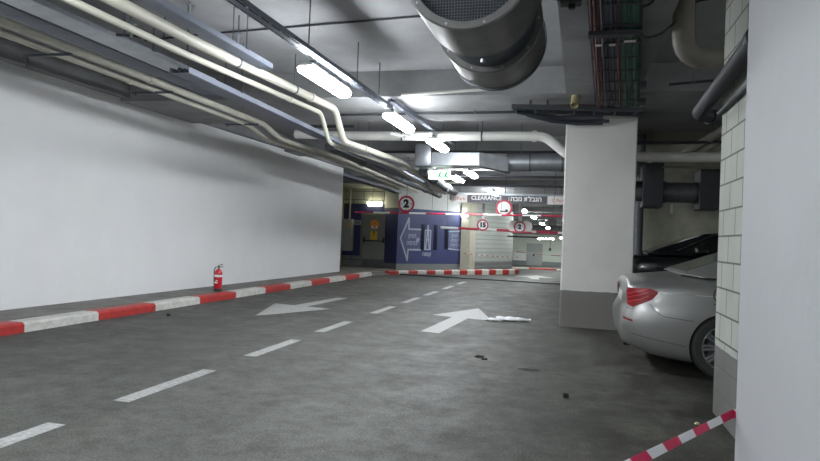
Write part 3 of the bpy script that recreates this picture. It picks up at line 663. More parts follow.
bm = N(); box(bm, -.12, .08, -.024, -.017, -.13, -.09); cyl(bm, (.09, -.024, -.09), (.09, -.017, -.09), .045, n=12); cyl(bm, (-.0, -.024, -.25), (0, -.017, -.25), .022, n=10); ob('dark_symbol', bm, M['ink'], t)
t = round_sign('small round red-ringed speed sign reading 15', (-3.02, 21.9, 1.9), .2, '15', .22)
bm = N(); bar(bm, (0, .04, -.2), (0, .04, 1.1), .08, .03); ob('sign_post', bm, M['white'], t)
t = round_sign('small round red-ringed 2 metre sign on a T-shaped post, between two white discs', (-1.76, 21.85, 1.87), .2, '2', .2, True)
bm = N(); bar(bm, (0, .05, -.1), (0, .05, .88), .12, .03); ob('sign_post', bm, M['white'], t)
bm = N(); box(bm, -.62, .62, .03, .08, .88, .93); ob('post_crosspiece', bm, M['white'], t)
for x in (-.2, .22):
    bm = N(); cyl(bm, (x, .02, .02), (x, .035, .02), .2, n=28); ob('white_disc', bm, M['paper'], t, 40)
bm = N(); box(bm, -.3, .4, .0, .03, -.2, -.14); ob('red_strip', bm, M['sign_red'], t)
t = thing('hanging_fitting', 'flat dark fitting hanging under the second height bar', 'fitting', (-1.5, 24.3, 1.56))
bm = N(); box(bm, -.9, .6, -.05, .05, -.03, .03); ob('fitting_body', bm, M['pipe_dark'], t)
for x in (-.7, .4):
    bm = N(); cyl(bm, (x, 0, .03), (x, 0, 1.87), .006, n=6); ob('hanger_rod', bm, M['steel'], t)
t = thing('notice_box', 'small beige panel hanging behind the red bar near the pillar', 'panel', (-.73, 23, 2.1))
bm = N(); box(bm, -.14, .14, -.03, .03, -.12, .12, bev=.01); ob('panel_body', bm, M['pipe_beige'], t)
bm = N(); cyl(bm, (0, 0, .12), (0, 0, 1.93), .006, n=6); ob('hanger_rod', bm, M['steel'], t)

# ------------------------------------------------------------------ service wall: door, cabinet, lamp
d = struct('door_1', (lambda b: (box(b, -8.62, -7.42, 25.42, 25.5, .12, 2.36), b)[1])(N()), M['door_grey'])
bm = N(); box(bm, -8.5, -7.54, 25.38, 25.43, .14, 2.28, bev=.006); leaf = ob('door_leaf', bm, mat('door_leaf', (.24, .25, .22), .45, noise=.1), d)
bm = N(); cyl(bm, (-8.42, 25.34, 1.18), (-7.6, 25.34, 1.18), .02, n=8)
for x in (-8.44, -7.58): box(bm, x-.03, x+.03, 25.32, 25.39, 1.1, 1.32)
ob('push_bar', bm, M['black'], leaf)
bm = N(); cyl(bm, (-8.0, 25.365, 1.86), (-8.0, 25.378, 1.86), .2, n=24); ob('round_warning_plate', bm, M['orange'], leaf)
bm = N(); box(bm, -8.12, -7.9, 25.35, 25.362, 1.7, 1.8); ob('plate_marking', bm, M['white'], leaf)
bm = N(); box(bm, -8.04, -7.94, 25.345, 25.349, 1.72, 1.79); ob('plate_marking', bm, M['ink_red'], leaf)
bm = N(); box(bm, -8.17, -7.87, 25.365, 25.378, 1.22, 1.58); ob('warning_plate', bm, M['yellow'], leaf)
text_mesh('!', .26, M['ink'], 'warning_mark', leaf, (-8.02, 25.36, 1.48), (PI/2, 0, 0), .002, bold=.01)
bm = N(); box(bm, -8.5, -7.54, 25.375, 25.38, .14, .42); ob('kick_plate', bm, M['galv_dull'], leaf)
t = thing('wall_lamp', 'short bright warm wall lamp above the grey door', 'wall lamp', (-8.05, 25.5, 2.72))
bm = N(); box(bm, -.33, .33, -.04, 0, -.1, .1); ob('lamp_base', bm, M['lamp_case'], t)
bm = N(); box(bm, -.31, .31, -.13, -.04, -.09, .09, bev=.03); ob('diffuser', bm, M['lamp_warm'], t)
t = thing('electrical_cabinet', 'grey wall cabinet with a yellow warning mark left of the grey door', 'cabinet', (-9.18, 25.5, .72))
bm = N(); box(bm, -.2, .24, -.28, 0, 0, 1.33, bev=.01); ob('cabinet_body', bm, M['cab_grey'], t)
bm = N(); box(bm, -.18, .22, -.295, -.28, .03, 1.3, bev=.005); dr = ob('cabinet_door', bm, M['cab_grey'], t)
bm = N(); box(bm, .08, .16, -.3, -.296, .95, 1.2); ob('warning_label', bm, M['yellow'], dr)
bm = N(); cyl(bm, (-.1, -.296, .7), (-.1, -.31, .7), .02, n=10); ob('lock', bm, M['ink'], dr)
bm = N(); cyl(bm, (.06, -.1, 1.33), (.06, -.1, 2.6), .035, n=10); ob('riser_conduit', bm, M['pipe_cream'], t)
t = thing('notice_plate', 'small grey notice plate between the cabinet and the grey door', 'notice', (-8.78, 25.498, 1.92))
bm = N(); box(bm, -.14, .14, -.012, 0, -.1, .1); ob('plate', bm, M['cab_grey'], t)
bm = N()
for k in range(3): box(bm, -.1, .1, -.015, -.012, .04-.05*k, .06-.05*k)
ob('printed_lines', bm, M['ink'], t)
bm = N(); box(bm, -.07, .07, -.02, 0, -.07, .07, bev=.008); o = tag(ob('alarm_button', bm, M['paper']), 'small pale square alarm button right of the grey door', 'button'); o.location = (-7.02, 25.5, 1.37)
tag(ob('alarm_button_red', (lambda b: (box(b, -.05, .05, -.02, 0, -.05, .05), b)[1])(N()), M['sign_red']), 'small dark red switch beside the pale alarm button', 'switch').location = (-7.3, 25.5, 1.45)
bpy.data.objects['alarm_button_red'].name = 'wall_switch'
pipe('thin dark conduit rising on the block wall above the grey door', [(-6.98, 25.46, 2.72), (-6.98, 25.46, 3.9)], .02, 'pipe_dark')
tray('bundle of dark cables on a tray coming out above the niche wall', (-8.0, 20.9, 3.5), (-6.9, 24.9, 3.18), .3, .1, [(-.1, .04, 'cable'), (0, .05, 'cable'), (.1, .04, 'cable')], rungs=.4)

# ------------------------------------------------------------------ arrow wall artwork (flat paint, slits)
av = Vector((Ab[0]-Aa[0], Ab[1]-Aa[1], 0)); aL = av.length; au = av.normalized(); ang = math.atan2(au.y, au.x)
art = thing('wall_lettering', 'pale arrow with lettering painted on the violet-blue wall', 'wall sign', (Aa[0], Aa[1], 0), ang)
def flat(pts, m, name, parent, off=-.004, hole=None):
    bm = N()
    for p in pts: bm.faces.new([bm.verts.new((x, off, z)) for x, z in p])
    return ob(name, bm, m, parent)
def W(px, py):   # figure coordinates measured on the wall: u along, z up
    return px, py
def stroke(a, b, w=.05):
    a, b = Vector((*a, 0)), Vector((*b, 0)); d = (b-a).normalized(); n = Vector((-d.y, d.x, 0))*w/2; e = d*w/2
    return [tuple((a-e+n)[:2]), tuple((b+e+n)[:2]), tuple((b+e-n)[:2]), tuple((a-e-n)[:2])]
# u positions along the wall
U0, U1, U2 = .02, .62, 1.42
sh = [((.16, 1.34), (.56, 2.15)), ((.56, 2.15), (.58, 1.72)), ((.58, 1.72), (1.2, 1.72)), ((.16, 1.34), (.54, .45)), ((.54, .45), (.57, .88)), ((.57, .88), (1.2, .88))]
arrow = []
for a, b in sh: arrow.append(stroke(a, b, .07))
flat(arrow, M['lettering'], 'arrow_outline', art)
flat([[(.2, 1.34), (.53, 2.05), (.57, 1.7), (.57, .9), (.52, .6)], [(.57, .9), (1.2, .9), (1.2, 1.7), (.57, 1.7)]], mat('arrow_fill', (.085, .10, .20), .6), 'arrow_fill', art, -.002)
text_mesh('חניון'[::-1], .24, M['lettering'], 'lettering', art, (.76, -.006, 1.44), (PI/2, 0, 0), .001, .95, bold=.006)
text_mesh('כניסה'[::-1], .24, M['lettering'], 'lettering', art, (.76, -.006, 1.15), (PI/2, 0, 0), .001, .95, bold=.006)
text_mesh('*', .42, M['lettering'], 'star_mark', art, (1.06, -.006, 1.2), (PI/2, 0, 0), .001, bold=.01)
pn = thing('wall_pictogram', 'pale lift pictogram painted between two dark slits on the violet wall', 'wall sign', (Aa[0], Aa[1], 0), ang)
flat([stroke((1.43, .9), (1.74, .9), .05), stroke((1.43, 1.7), (1.74, 1.7), .05), stroke((1.43, .9), (1.43, 1.7), .05), stroke((1.74, .9), (1.74, 1.7), .05)], M['lettering'], 'frame_outline', pn)
flat([[(1.45, .92), (1.72, .92), (1.72, 1.68), (1.45, 1.68)]], mat('panel_fill', (.08, .10, .2), .6), 'frame_fill', pn, -.002)
flat([stroke((1.49, .95), (1.585, 1.9), .06), stroke((1.68, .95), (1.585, 1.9), .06), stroke((1.53, 1.3), (1.64, 1.3), .06)], M['lettering'], 'figure', pn, -.006)
text_mesh('קומה'[::-1], .22, M['lettering'], 'lettering', pn, (1.56, -.006, .7), (PI/2, 0, 0), .001, bold=.006)
pn = thing('wall_lettering', 'pale framed panel of lettering at the pillar end of the violet wall', 'wall sign', (Aa[0], Aa[1], 0), ang)
flat([stroke((2.76, .95), (3.44, .90), .05), stroke((2.76, 1.7), (3.44, 1.74), .05)], M['lettering'], 'frame_outline', pn)
flat([[(2.74, .97), (3.44, .92), (3.44, 1.72), (2.74, 1.68)]], mat('panel_fill', (.12, .14, .24), .6), 'frame_fill', pn, -.002)
for k, s in enumerate(('חניון', 'קומה', 'כניסה')): text_mesh(s[::-1], .2, M['lettering'], 'lettering', pn, (3.1, -.006, 1.52-.2*k), (PI/2, 0, 0), .001)
for u, lb in ((1.31, 'dark upright slit window in the violet wall, beside the painted arrow'), (2.0, 'dark upright slit window in the violet wall, middle one'), (2.61, 'dark upright slit window in the violet wall, beside the framed lettering')):
    n = {1.31: 1, 2.0: 2, 2.61: 3}[u]
    bm = N(); box(bm, u-.09, u+.09, -.02, .06, .88 if n < 3 else .94, 1.94); w = struct('window_%d' % n, bm, M['navy_dark']); w.location = (Aa[0], Aa[1], 0); w.rotation_euler = (0, 0, ang)
t = thing('wall_lamp', 'small lit lamp at the top of the cream pillar', 'wall lamp', (-4.58, 27.42, 2.42))
bm = N(); box(bm, -.13, .13, -.08, .0, -.05, .06, bev=.02); ob('diffuser', bm, M['lamp_far'], t)
bm = N(); box(bm, -.15, .15, -.02, .06, -.07, .08); ob('lamp_base', bm, M['lamp_case'], t)
# far door in the far wall
d = struct('door_2', (lambda b: (box(b, -3.98, -2.6, 57.92, 58.0, -.76, 1.22), b)[1])(N()), M['cab_grey'])
bm = N(); box(bm, -3.9, -3.35, 57.88, 57.93, -.74, 1.16); ob('door_leaf', bm, M['door_pale'], d)
bm = N(); box(bm, -3.33, -2.68, 57.88, 57.93, -.74, 1.16); ob('door_leaf', bm, M['door_pale'], d)
bm = N(); box(bm, -3.4, -3.28, 57.84, 57.88, .1, .3); ob('handle', bm, M['ink'], d)
bm = N(); box(bm, -5.1, -4.0, 57.95, 57.99, -.33, .35); tag(ob('lit_wall_patch', bm, mat('lit_wall_white', (.95, .95, .93), .5)), 'bright white sheet standing for the lit stretch of far wall left of the far door', 'panel')  # whiter sheet stands in for light falling on this stretch of wall
t = thing('alarm_bell', 'small dark box on a thin conduit right of the far door', 'alarm', (-1.95, 57.995, .75))
bm = N(); box(bm, -.1, .1, -.08, 0, -.12, .12, bev=.02); ob('box_body', bm, M['steel'], t)
bm = N(); cyl(bm, (0, -.02, .12), (0, -.02, 1.1), .02, n=6); ob('conduit', bm, M['steel'], t)

# ------------------------------------------------------------------ barrier tapes
M['faded_red'] = mat('faded_tape_red', (.33, .12, .13), .5); M['faded_white'] = mat('faded_tape_white', (.5, .52, .5), .5)
def tape(label, pts, width, stripe, faded=0, sag=0., twist=0.):
    P = [Vector(p) for p in pts]; bm = N(); cum = [0]
    for a, b in zip(P, P[1:]): cum.append(cum[-1]+(b-a).length)
    tot = cum[-1]; n = int(tot/(stripe/3)); prev = None
    for k in range(n+1):
        s = tot*k/n
        for i in range(len(P)-1):
            if s <= cum[i+1]+1e-6: q = P[i].lerp(P[i+1], (s-cum[i])/(cum[i+1]-cum[i])); d = (P[i+1]-P[i]).normalized(); break
        q = q - Vector((0, 0, 4*sag*(s/tot)*(1-s/tot)))
        side = Vector((-d.y, d.x, 0)).normalized(); up = side.cross(d).normalized()
        if up.z < 0: up = -up
        a = twist*math.sin(s*3); w = up*math.cos(a) + side*math.sin(a)
        sl = d*width*.35
        th = side*.0006
        cur = [bm.verts.new(q + w*width/2 + sl), bm.verts.new(q - w*width/2 - sl)]
        if prev:
            f = bm.faces.new([prev[0], prev[1], cur[1], cur[0]]); f.material_index = (k-1)//3 % 2
        prev = cur
    o = ob('barrier_tape', bm, [M['faded_red'], M['faded_white']] if faded else [M['tape_red'], M['tape_white']]); md = o.modifiers.new('thickness', 'SOLIDIFY'); md.thickness = .0008
    return tag(o, label, 'barrier tape')
tape('red and white striped barrier tape coming round the near white pillar to the floor', [(1.3, 4.47, .42), (1.0, 4.42, .36), (.26, 3.68, .16), (-.15, 3.3, .05)], .066, .135, twist=.2)
for z, lb in ((1.22, 'faint red and white tape strung along the pale course wall'),):
    tape(lb, [(-4.5, 27.1, .78), (-2.5, 30.8, .62)], .035, .2, 1, sag=.03)
tape('thin red and white tape stretched in front of the far wall', [(-3.2, 38, .77), (-.2, 38, .62)], .045, .5, 1, sag=.03)

# ------------------------------------------------------------------ fire extinguisher
t = thing('fire_extinguisher', 'red fire extinguisher standing on the sidewalk by the white wall', 'fire extinguisher', (-7.13, 11.95, .12))
bm = N(); lathe(bm, [(0, .005), (.074, .005), (.08, .02), (.08, .37), (.074, .41), (.05, .445), (.026, .46), (.024, .47), (0, .47)], n=32); ob('cylinder', bm, M['ext_red'], t, 60)
bm = N(); lathe(bm, [(0, 0), (.082, 0), (.085, .01), (.085, .055), (.081, .06), (.08, .06)], n=32); ob('base_ring', bm, M['plastic_dark'], t, 40)
bm = N(); lathe(bm, [(.0815, .30), (.0822, .30), (.0822, .345), (.0815, .345)], n=32); ob('white_label', bm, M['white'], t, 60)
bm = N(); box(bm, -.035, .03, -.086, -.08, .17, .20); box(bm, -.01, .03, -.086, -.08, .215, .235); ob('printed_mark', bm, M['paper'], t)
bm = N(); cyl(bm, (0, 0, .465), (0, 0, .52), .022, n=14); v = ob('valve', bm, M['black'], t)
bm = N(); bar(bm, (-.02, 0, .5), (.1, 0, .515), .022, .012); bar(bm, (-.02, 0, .525), (.09, 0, .565), .022, .01); ob('squeeze_handle', bm, M['black'], v)
bm = N(); cyl(bm, (0, -.02, .49), (0, -.045, .49), .017, n=12); ob('pressure_gauge', bm, M['chrome'], v)
bm = N(); tube(bm, [(-.02, 0, .5), (-.07, 0, .5), (-.1, 0, .45), (-.098, 0, .2), (-.09, 0, .12)], .01, 8, rad=.04); ob('hose', bm, M['hose'], t, 60)
bm = N(); cyl(bm, (-.09, 0, .12), (-.088, 0, .05), .012, .018, n=10); ob('nozzle', bm, M['black'], t)

# ------------------------------------------------------------------ litter
t = thing('plastic_bottle', 'crushed clear plastic bottle lying on the road by the white arrow', 'bottle', (-1.0, 11.25, 0.0), .15)
bm = N(); prof_b = [(0, -.2), (.045, -.19), (.055, -.14), (.04, -.08), (.056, -.02), (.042, .05), (.055, .1), (.03, .16), (.018, .2), (.018, .23)]
lathe(bm, [(a*1.35, b) for a, b in prof_b], ax='x', n=14)
for v_ in bm.verts: v_.co.z = v_.co.z*.62 + .035 + random.uniform(-.004, .004); v_.co.y *= 1.25; v_.co.y += random.uniform(-.008, .008); v_.co.x *= 1.35
ob('bottle_body', bm, M['clear_plastic'], t)
bm = N(); cyl(bm, (.31, 0, .035), (.34, 0, .035), .022, n=12); ob('bottle_cap', bm, M['white'], t)
bm = N(); bmesh.ops.create_icosphere(bm, subdivisions=2, radius=.07)
for v_ in bm.verts: v_.co += Vector([random.uniform(-.018, .018) for _ in range(3)]); v_.co.z = max(0, v_.co.z*.6+.03)
o = tag(ob('plastic_bag', bm, M['clear_plastic']), 'crumpled clear plastic scrap beside the crushed bottle', 'litter'); o.location = (-1.28, 11.12, 0); o.scale = (1.9, 1, .8)
def crumple(name, label, loc, s, m='dirt', seed=1, cat='litter'):
    random.seed(seed); bm = N(); bmesh.ops.create_icosphere(bm, subdivisions=2, radius=1)
    for v_ in bm.verts:
        v_.co *= random.uniform(.6, 1.25); v_.co = Vector((v_.co.x*s[0], v_.co.y*s[1], max(-.3, v_.co.z)*s[2])); 
    zmin = min(v_.co.z for v_ in bm.verts)
    for v_ in bm.verts: v_.co.z -= zmin
    o = tag(ob(name, bm, M[m]), label, cat); o.location = (loc[0], loc[1], .001); return o
crumple('dry_leaf', 'small dark crumpled leaf on the floor, nearest the white arrow head', (-1.03, 7.6), (.055, .04, .022), seed=3)
crumple('dry_leaf', 'small curled leaf scrap touching the crumpled dark leaf', (-.96, 7.5), (.035, .05, .016), seed=4)
crumple('dry_leaf', 'small dark scrap on the floor between the oil spot and the tape', (-.02, 6.0), (.03, .03, .03), seed=5)
crumple('stone_chip', 'tiny black stone on the road near the big pillar foot', (-.12, 14.8), (.09, .06, .03), seed=6)
crumple('rubber_ball', 'small black ball on the road near the kerb', (-6.2, 8.95), (.035, .035, .035), 'black', seed=7)
crumple('stone_chip', 'tiny brown stone by the block wall foot', (1.0, 5.5), (.02, .02, .015), 'yellowish', seed=8)
bm = N(); random.seed(5)
bm.faces.new([bm.verts.new((.12*math.cos(a)*(1+.15*random.uniform(-1, 1)), .075*math.sin(a)*(1+.2*random.uniform(-1, 1)), 0)) for a in [2*PI*k/22 for k in range(22)]])
o = tag(ob('oil_stain', bm, M['stain']), 'dark oval oil spot on the floor in the middle of the open area', 'stain'); o.location = (-.42, 7.1, .004)

# ------------------------------------------------------------------ cars
def apply_bool(o, cutters):
    for c in cutters:
        md = o.modifiers.new('cut', 'BOOLEAN'); md.operation = 'DIFFERENCE'; md.object = c; md.solver = 'EXACT'
    bpy.context.view_layer.update()
    me = bpy.data.meshes.new_from_object(o.evaluated_get(bpy.context.evaluated_depsgraph_get())); o.modifiers.clear(); o.data = me
    for c in cutters: bpy.data.objects.remove(c)
def interp(tab, x):
    if x <= tab[0][0]: return tab[0][1]
    for (a, va), (b, vb) in zip(tab, tab[1:]):
        if x <= b:
            t = (x-a)/(b-a); return va + (vb-va)*t
    return tab[-1][1]
def car_body(root, L, hw, deck, shoulder, wtab, rearx, frontx, paint, axles, wr, zb=.2, arch=.39, lift=0.):
    xs = [0, .02, .06, .12, .2, .3, .42, .55, .7, .85, 1.0, 1.2, 1.45, 1.8, 2.3, 2.8, 3.2, 3.5]
    xs = [x for x in xs if x < L-.95] + [L-q for q in (.9, .75, .6, .45, .32, .2, .12, .06, .02, 0)]
    bm = N(); rings = []; zb_in = zb
    for x in xs:
        zb = interp(zb_in, x) if isinstance(zb_in, list) else zb_in
        w = hw*interp(wtab, x); zd = interp(deck, x); zs = interp(shoulder, x); H = zs
        half = [(0, zb+.03), (w*.80, zb), (w*.955, zb+.04), (w*.985, zb+.16), (w*1.0, .34*H+.2), (w*1.0, .62*H), (w*.992, .74*H), (w*.968, .80*H), (w*.965, .9*H), (w*.945, .97*H), (w*.90, H), (w*.82, zs*.35+zd*.65), (w*.55, zd), (0, zd+.012)]
        ring = []
        for y, z in half + [(-y, z) for y, z in half[-2:0:-1]]:
            q = z/H; dx = interp(rearx, q)*math.exp(-x/.22) - interp(frontx, q)*math.exp(-(L-x)/.22)
            ring.append(bm.verts.new((x+dx, y, z+lift)))
        rings.append(ring)
    n = len(rings[0])
    for i in range(len(rings)-1):
        for k in range(n): bm.faces.new([rings[i][k], rings[i][(k+1)%n], rings[i+1][(k+1)%n], rings[i+1][k]])
    bm.faces.new(rings[0][::-1]); bm.faces.new(rings[-1])
    o = ob('body_shell', bm, paint, root)
    md = o.modifiers.new('s', 'SUBSURF'); md.levels = 1; md.render_levels = 1
    bpy.context.view_layer.update(); me = bpy.data.meshes.new_from_object(o.evaluated_get(bpy.context.evaluated_depsgraph_get())); o.modifiers.clear(); o.data = me
    cs = []
    for ax in axles:
        for sg in (-1, 1):
            bm = N(); cyl(bm, (ax, sg*(hw-.30), wr), (ax, sg*(hw+.3), wr), arch, n=40); c = ob('tmp', bm, M['plastic_dark']); c.parent = root; cs.append(c)
    apply_bool(o, cs)
    for p in o.data.polygons: p.use_smooth = True
    o.data.set_sharp_from_angle(angle=math.radians(35))
    return o
def wheel(root, x, y, wr, sg, spokes=10):
    t = bpy.data.objects.new('wheel', None); COL.objects.link(t); t.parent = root; t.location = (x, y, wr); t.empty_display_size = .1
    w = .12; rr = wr*.70
    bm = N(); lathe(bm, [(rr, -w+.01), (rr+.02, -w), (wr-.03, -w), (wr-.008, -w+.02), (wr, -w+.05), (wr, w-.05), (wr-.008, w-.02), (wr-.03, w), (rr+.02, w), (rr, w-.01), (rr, -w+.01)], ax='y', n=56); ob('tyre', bm, M['tyre'], t, 35)
    bm = N(); f = sg*(w-.012)
    lathe(bm, [(rr+.004, f), (rr-.012, f), (rr-.02, f-sg*.03), (rr-.03, -f)], ax='y', n=48)
    cyl(bm, (0, f-sg*.05, 0), (0, f-sg*.012, 0), .065, n=20)
    for k in range(spokes):
        a = 2*PI*k/spokes
        for da in (-.09, .09):
            p0 = Vector((math.cos(a+da*1.8)*.055, f-sg*.03, math.sin(a+da*1.8)*.055)); p1 = Vector((math.cos(a+da)*(rr-.008), f-sg*.012, math.sin(a+da)*(rr-.008)))
            d = (p1-p0).normalized(); s = d.cross(Vector((0, 1, 0))).normalized()
            q = [[bm.verts.new(p + s*u*hw_ + Vector((0, v*.012, 0))) for u, v in ((-1,-1),(1,-1),(1,1),(-1,1))] for p, hw_ in ((p0, .010), (p1, .013))]
            bm.faces.new(q[0][::-1]); bm.faces.new(q[1])
            for j in range(4): bm.faces.new([q[0][j], q[0][(j+1)%4], q[1][(j+1)%4], q[1][j]])
    ob('rim', bm, M['rim'], t, 35)
    bm = N(); cyl(bm, (0, f-sg*.09, 0), (0, f-sg*.075, 0), rr*.72, n=28); ob('brake_disc', bm, M['steel'], t, 35)
    return t
def greenhouse(root, base, roof, hwb, hwr, paint, glass, lift=0., names=('rear_window', 'windshield')):
    """base/roof: list of (x, z) side profile bottom and top; cabin loft with inset glass"""
    (xb0, zb0), (xb1, zb1) = base; (xr0, zr0), (xrm, zrm), (xr1, zr1) = roof
    def pt(x, y, z): return Vector((x, y, z+lift))
    # lower ring corners (rear, front), upper ring corners, roof crown
    Bq = [pt(xb0, -hwb*.86, zb0), pt(xb0+.22, -hwb, zb0-.03), pt(xb1-.22, -hwb, zb1-.03), pt(xb1, -hwb*.84, zb1), pt(xb1, hwb*.84, zb1), pt(xb1-.22, hwb, zb1-.03), pt(xb0+.22, hwb, zb0-.03), pt(xb0, hwb*.86, zb0)]
    Tq = [pt(xr0, -hwr*.84, zr0), pt(xr0+.12, -hwr, zr0-.015), pt(xr1-.12, -hwr, zr1-.015), pt(xr1, -hwr*.84, zr1), pt(xr1, hwr*.84, zr1), pt(xr1-.12, hwr, zr1-.015), pt(xr0+.12, hwr, zr0-.015), pt(xr0, hwr*.84, zr0)]
    bm = N(); b = [bm.verts.new(v) for v in Bq]; t_ = [bm.verts.new(v) for v in Tq]
    for k in range(8): bm.faces.new([b[k], b[(k+1)%8], t_[(k+1)%8], t_[k]])
    m0 = bm.verts.new(pt(xrm, -hwr*.99, zrm-.02)); m1 = bm.verts.new(pt(xrm, -hwr*.6, zrm)); m2 = bm.verts.new(pt(xrm, hwr*.6, zrm)); m3 = bm.verts.new(pt(xrm, hwr*.99, zrm-.02))
    bm.faces.new([t_[0], t_[1], m0, m1]); bm.faces.new([m1, m0, t_[2], t_[3]]); bm.faces.new([t_[7], m2, m3, t_[6]]); bm.faces.new([m2, t_[4], t_[5], m3]); bm.faces.new([t_[0], m1, m2, t_[7]]); bm.faces.new([m1, t_[3], t_[4], m2])
    bm.faces.new([t_[1], m0, t_[2]]); bm.faces.new([t_[6], t_[5], m3]); bm.faces.new(b[::-1])
    o = ob('roof_shell', bm, paint, root); md = o.modifiers.new('bv', 'BEVEL'); md.width = .03; md.segments = 3
    for p in o.data.polygons: p.use_smooth = True
    o.data.set_sharp_from_angle(angle=math.radians(50))
    def pane(c, name, mi=.07, m=glass, off=.008):
        c = [Vector(q) for q in c]; cen = sum(c, Vector())/4; n = (c[1]-c[0]).cross(c[3]-c[0]).normalized()
        if n.dot(cen - Vector(((xb0+xb1)/2, 0, zb0+lift))) < 0: n = -n
        def bl(u, v): return (c[0]*(1-u)+c[1]*u)*(1-v) + (c[3]*(1-u)+c[2]*u)*v
        e = [bl(mi, mi*1.6), bl(1-mi, mi*1.6), bl(1-mi, 1-mi*1.6), bl(mi, 1-mi*1.6)]
        bm = N(); a = [bm.verts.new(q+n*off) for q in e]; a2 = [bm.verts.new(q-n*.01) for q in e]
        bm.faces.new(a); bm.faces.new(a2[::-1])
        for k in range(4): bm.faces.new([a[k], a[(k+1)%4], a2[(k+1)%4], a2[k]])
        return ob(name, bm, m, root)
    pane([Bq[0], Bq[7], Tq[7], Tq[0]], names[0], .05); pane([Bq[3], Bq[4], Tq[4], Tq[3]], names[1], .05)
    for sg, (i0, i1) in ((-1, (1, 2)), (1, (6, 5))):
        b0, b1, t0, t1 = Bq[i0], Bq[i1], Tq[i0], Tq[i1]; mid = .5
        bmid, tmid = b0.lerp(b1, mid), t0.lerp(t1, mid)
        pane([b0.lerp(b1, .05), bmid, tmid, t0.lerp(t1, .03)], 'side_window', .035); pane([bmid, b1.lerp(b0, .05), t1.lerp(t0, .03), tmid], 'side_window', .035)
    return o
def shift_shell(obj, bm_pts): pass

# silver saloon: rear towards the lane, x runs from rear bumper to nose
car = thing('parked_car', 'silver saloon car parked with its rear and red tail lamp towards the lane', 'car', (.53, 8.3, 0))
Wt = [(0, .80), (.03, .86), (.08, .905), (.18, .95), (.35, .98), (.7, 1.), (4.1, 1.), (4.5, .97), (4.75, .92), (4.9, .84), (5.0, .70)]
deck = [(0, 1.0), (.08, 1.025), (.2, 1.04), (.6, 1.085), (.8, 1.11), (1.2, 1.10), (3.6, 1.04), (3.9, 1.01), (4.4, .92), (4.8, .80), (5.0, .70)]
shd = [(0, .96), (.2, .98), (.6, 1.015), (1.2, 1.03), (3.6, .99), (4.4, .88), (4.8, .76), (5.0, .66)]
rearx = [(0, .16), (.15, .12), (.3, .04), (.5, 0), (.62, .0), (.68, .05), (.8, .085), (.95, .06), (1.05, .09)]
frontx = [(0, .12), (.3, .0), (.55, 0), (.8, .05), (1.05, .15)]
body = car_body(car, 5.0, .95, deck, shd, Wt, rearx, frontx, M['car_silver'], (1.07, 4.1), .345, zb=[(0, .30), (.15, .24), (.4, .17), (.8, .12), (4.4, .14), (5, .24)], arch=.365)
greenhouse(car, ((.62, 1.10), (3.75, 1.04)), ((1.45, 1.42), (2.0, 1.475), (2.75, 1.44)), .84, .64, M['car_silver'], M['car_glass_pale'])
for x in (1.07, 4.1):
    for sg in (-1, 1): wheel(car, x, sg*.83, .345, sg)
# surface details are projected onto the shell so that they follow its curve
from mathutils.bvhtree import BVHTree
def conform(parent, shell, polys, m, name, direction, off=.006, thick=.012, org=None):
    """polys: list of outlines given as (a, z); direction 'side-' = from -y, 'rear' = from -x"""
    bvh = BVHTree.FromPolygons([v.co for v in shell.data.vertices], [p.vertices for p in shell.data.polygons])
    bm = N()
    for poly in polys:
        # densify into a grid of quads between bottom and top curves
        bot, top = poly; n = len(bot); rows = 5; grid = []
        for r in range(rows+1):
            row = []
            for i in range(n):
                p = Vector((*bot[i],)).lerp(Vector((*top[i],)), r/rows)
                row.append(p)
            grid.append(row)
        vs = []
        for row in grid:
            vr = []
            for p in row:
                if direction == 'wrap':   # p = (angle-like s along rear->side, z); s<0 rear face (y offset), s>0 side (x)
                    s, z = p; 
                    if s >= .15: o_, d_ = Vector((s, -3, z)), Vector((0, 1, 0))
                    else: f = (.15-s)/.4; a = min(1, f)*PI/2*.9; c = Vector((.35, -.55, z)); dd = Vector((math.sin(a)*1.0, math.cos(a)*1., 0)); o_, d_ = Vector((.15, -.72, z)) - Vector((math.sin(a), math.cos(a), 0))*2, Vector((math.sin(a), math.cos(a), 0))
                elif direction == 'side-': o_, d_ = Vector((p[0], -3, p[1])), Vector((0, 1, 0))
                elif direction == 'side+': o_, d_ = Vector((p[0], 3, p[1])), Vector((0, -1, 0))
                elif direction == 'front': o_, d_ = Vector((8, p[0], p[1])), Vector((-1, 0, 0))
                else: o_, d_ = Vector((-3, p[0], p[1])), Vector((1, 0, 0))
                h, nn, _, _ = bvh.ray_cast(o_, d_)
                if h is None: h, nn = o_ + d_*2.2, -d_
                if nn.dot(d_) > 0: nn = -nn
                vr.append(bm.verts.new(h + nn*off))
            vs.append(vr)
        for r in range(rows):
            for i in range(n-1): bm.faces.new([vs[r][i], vs[r][i+1], vs[r+1][i+1], vs[r+1][i]])
    o = ob(name, bm, m, parent, 60); return o
def dens(pts, n=10):
    out = []
    for a, b in zip(pts, pts[1:]):
        for k in range(n): out.append((a[0]+(b[0]-a[0])*k/n, a[1]+(b[1]-a[1])*k/n))
    return out + [pts[-1]]
tl = conform(car, body, [(dens([(-.2, .76), (.0, .735), (.13, .72), (.24, .77), (.33, .82), (.38, .88)], 5), dens([(-.2, .91), (.0, .925), (.13, .93), (.24, .93), (.33, .925), (.38, .905)], 5))], M['tail_red'], 'tail_lamp', 'wrap', .012)
conform(tl, body, [(dens([(-.16, .775+k), (.05, .77+k), (.2, .80+k), (.29, .85+k*.8)], 6), dens([(-.16, .787+k), (.05, .782+k), (.2, .812+k), (.29, .86+k*.8)], 6)) for k in (0, .05, .09)], M['tail_bright'], 'light_bar', 'wrap', .016)
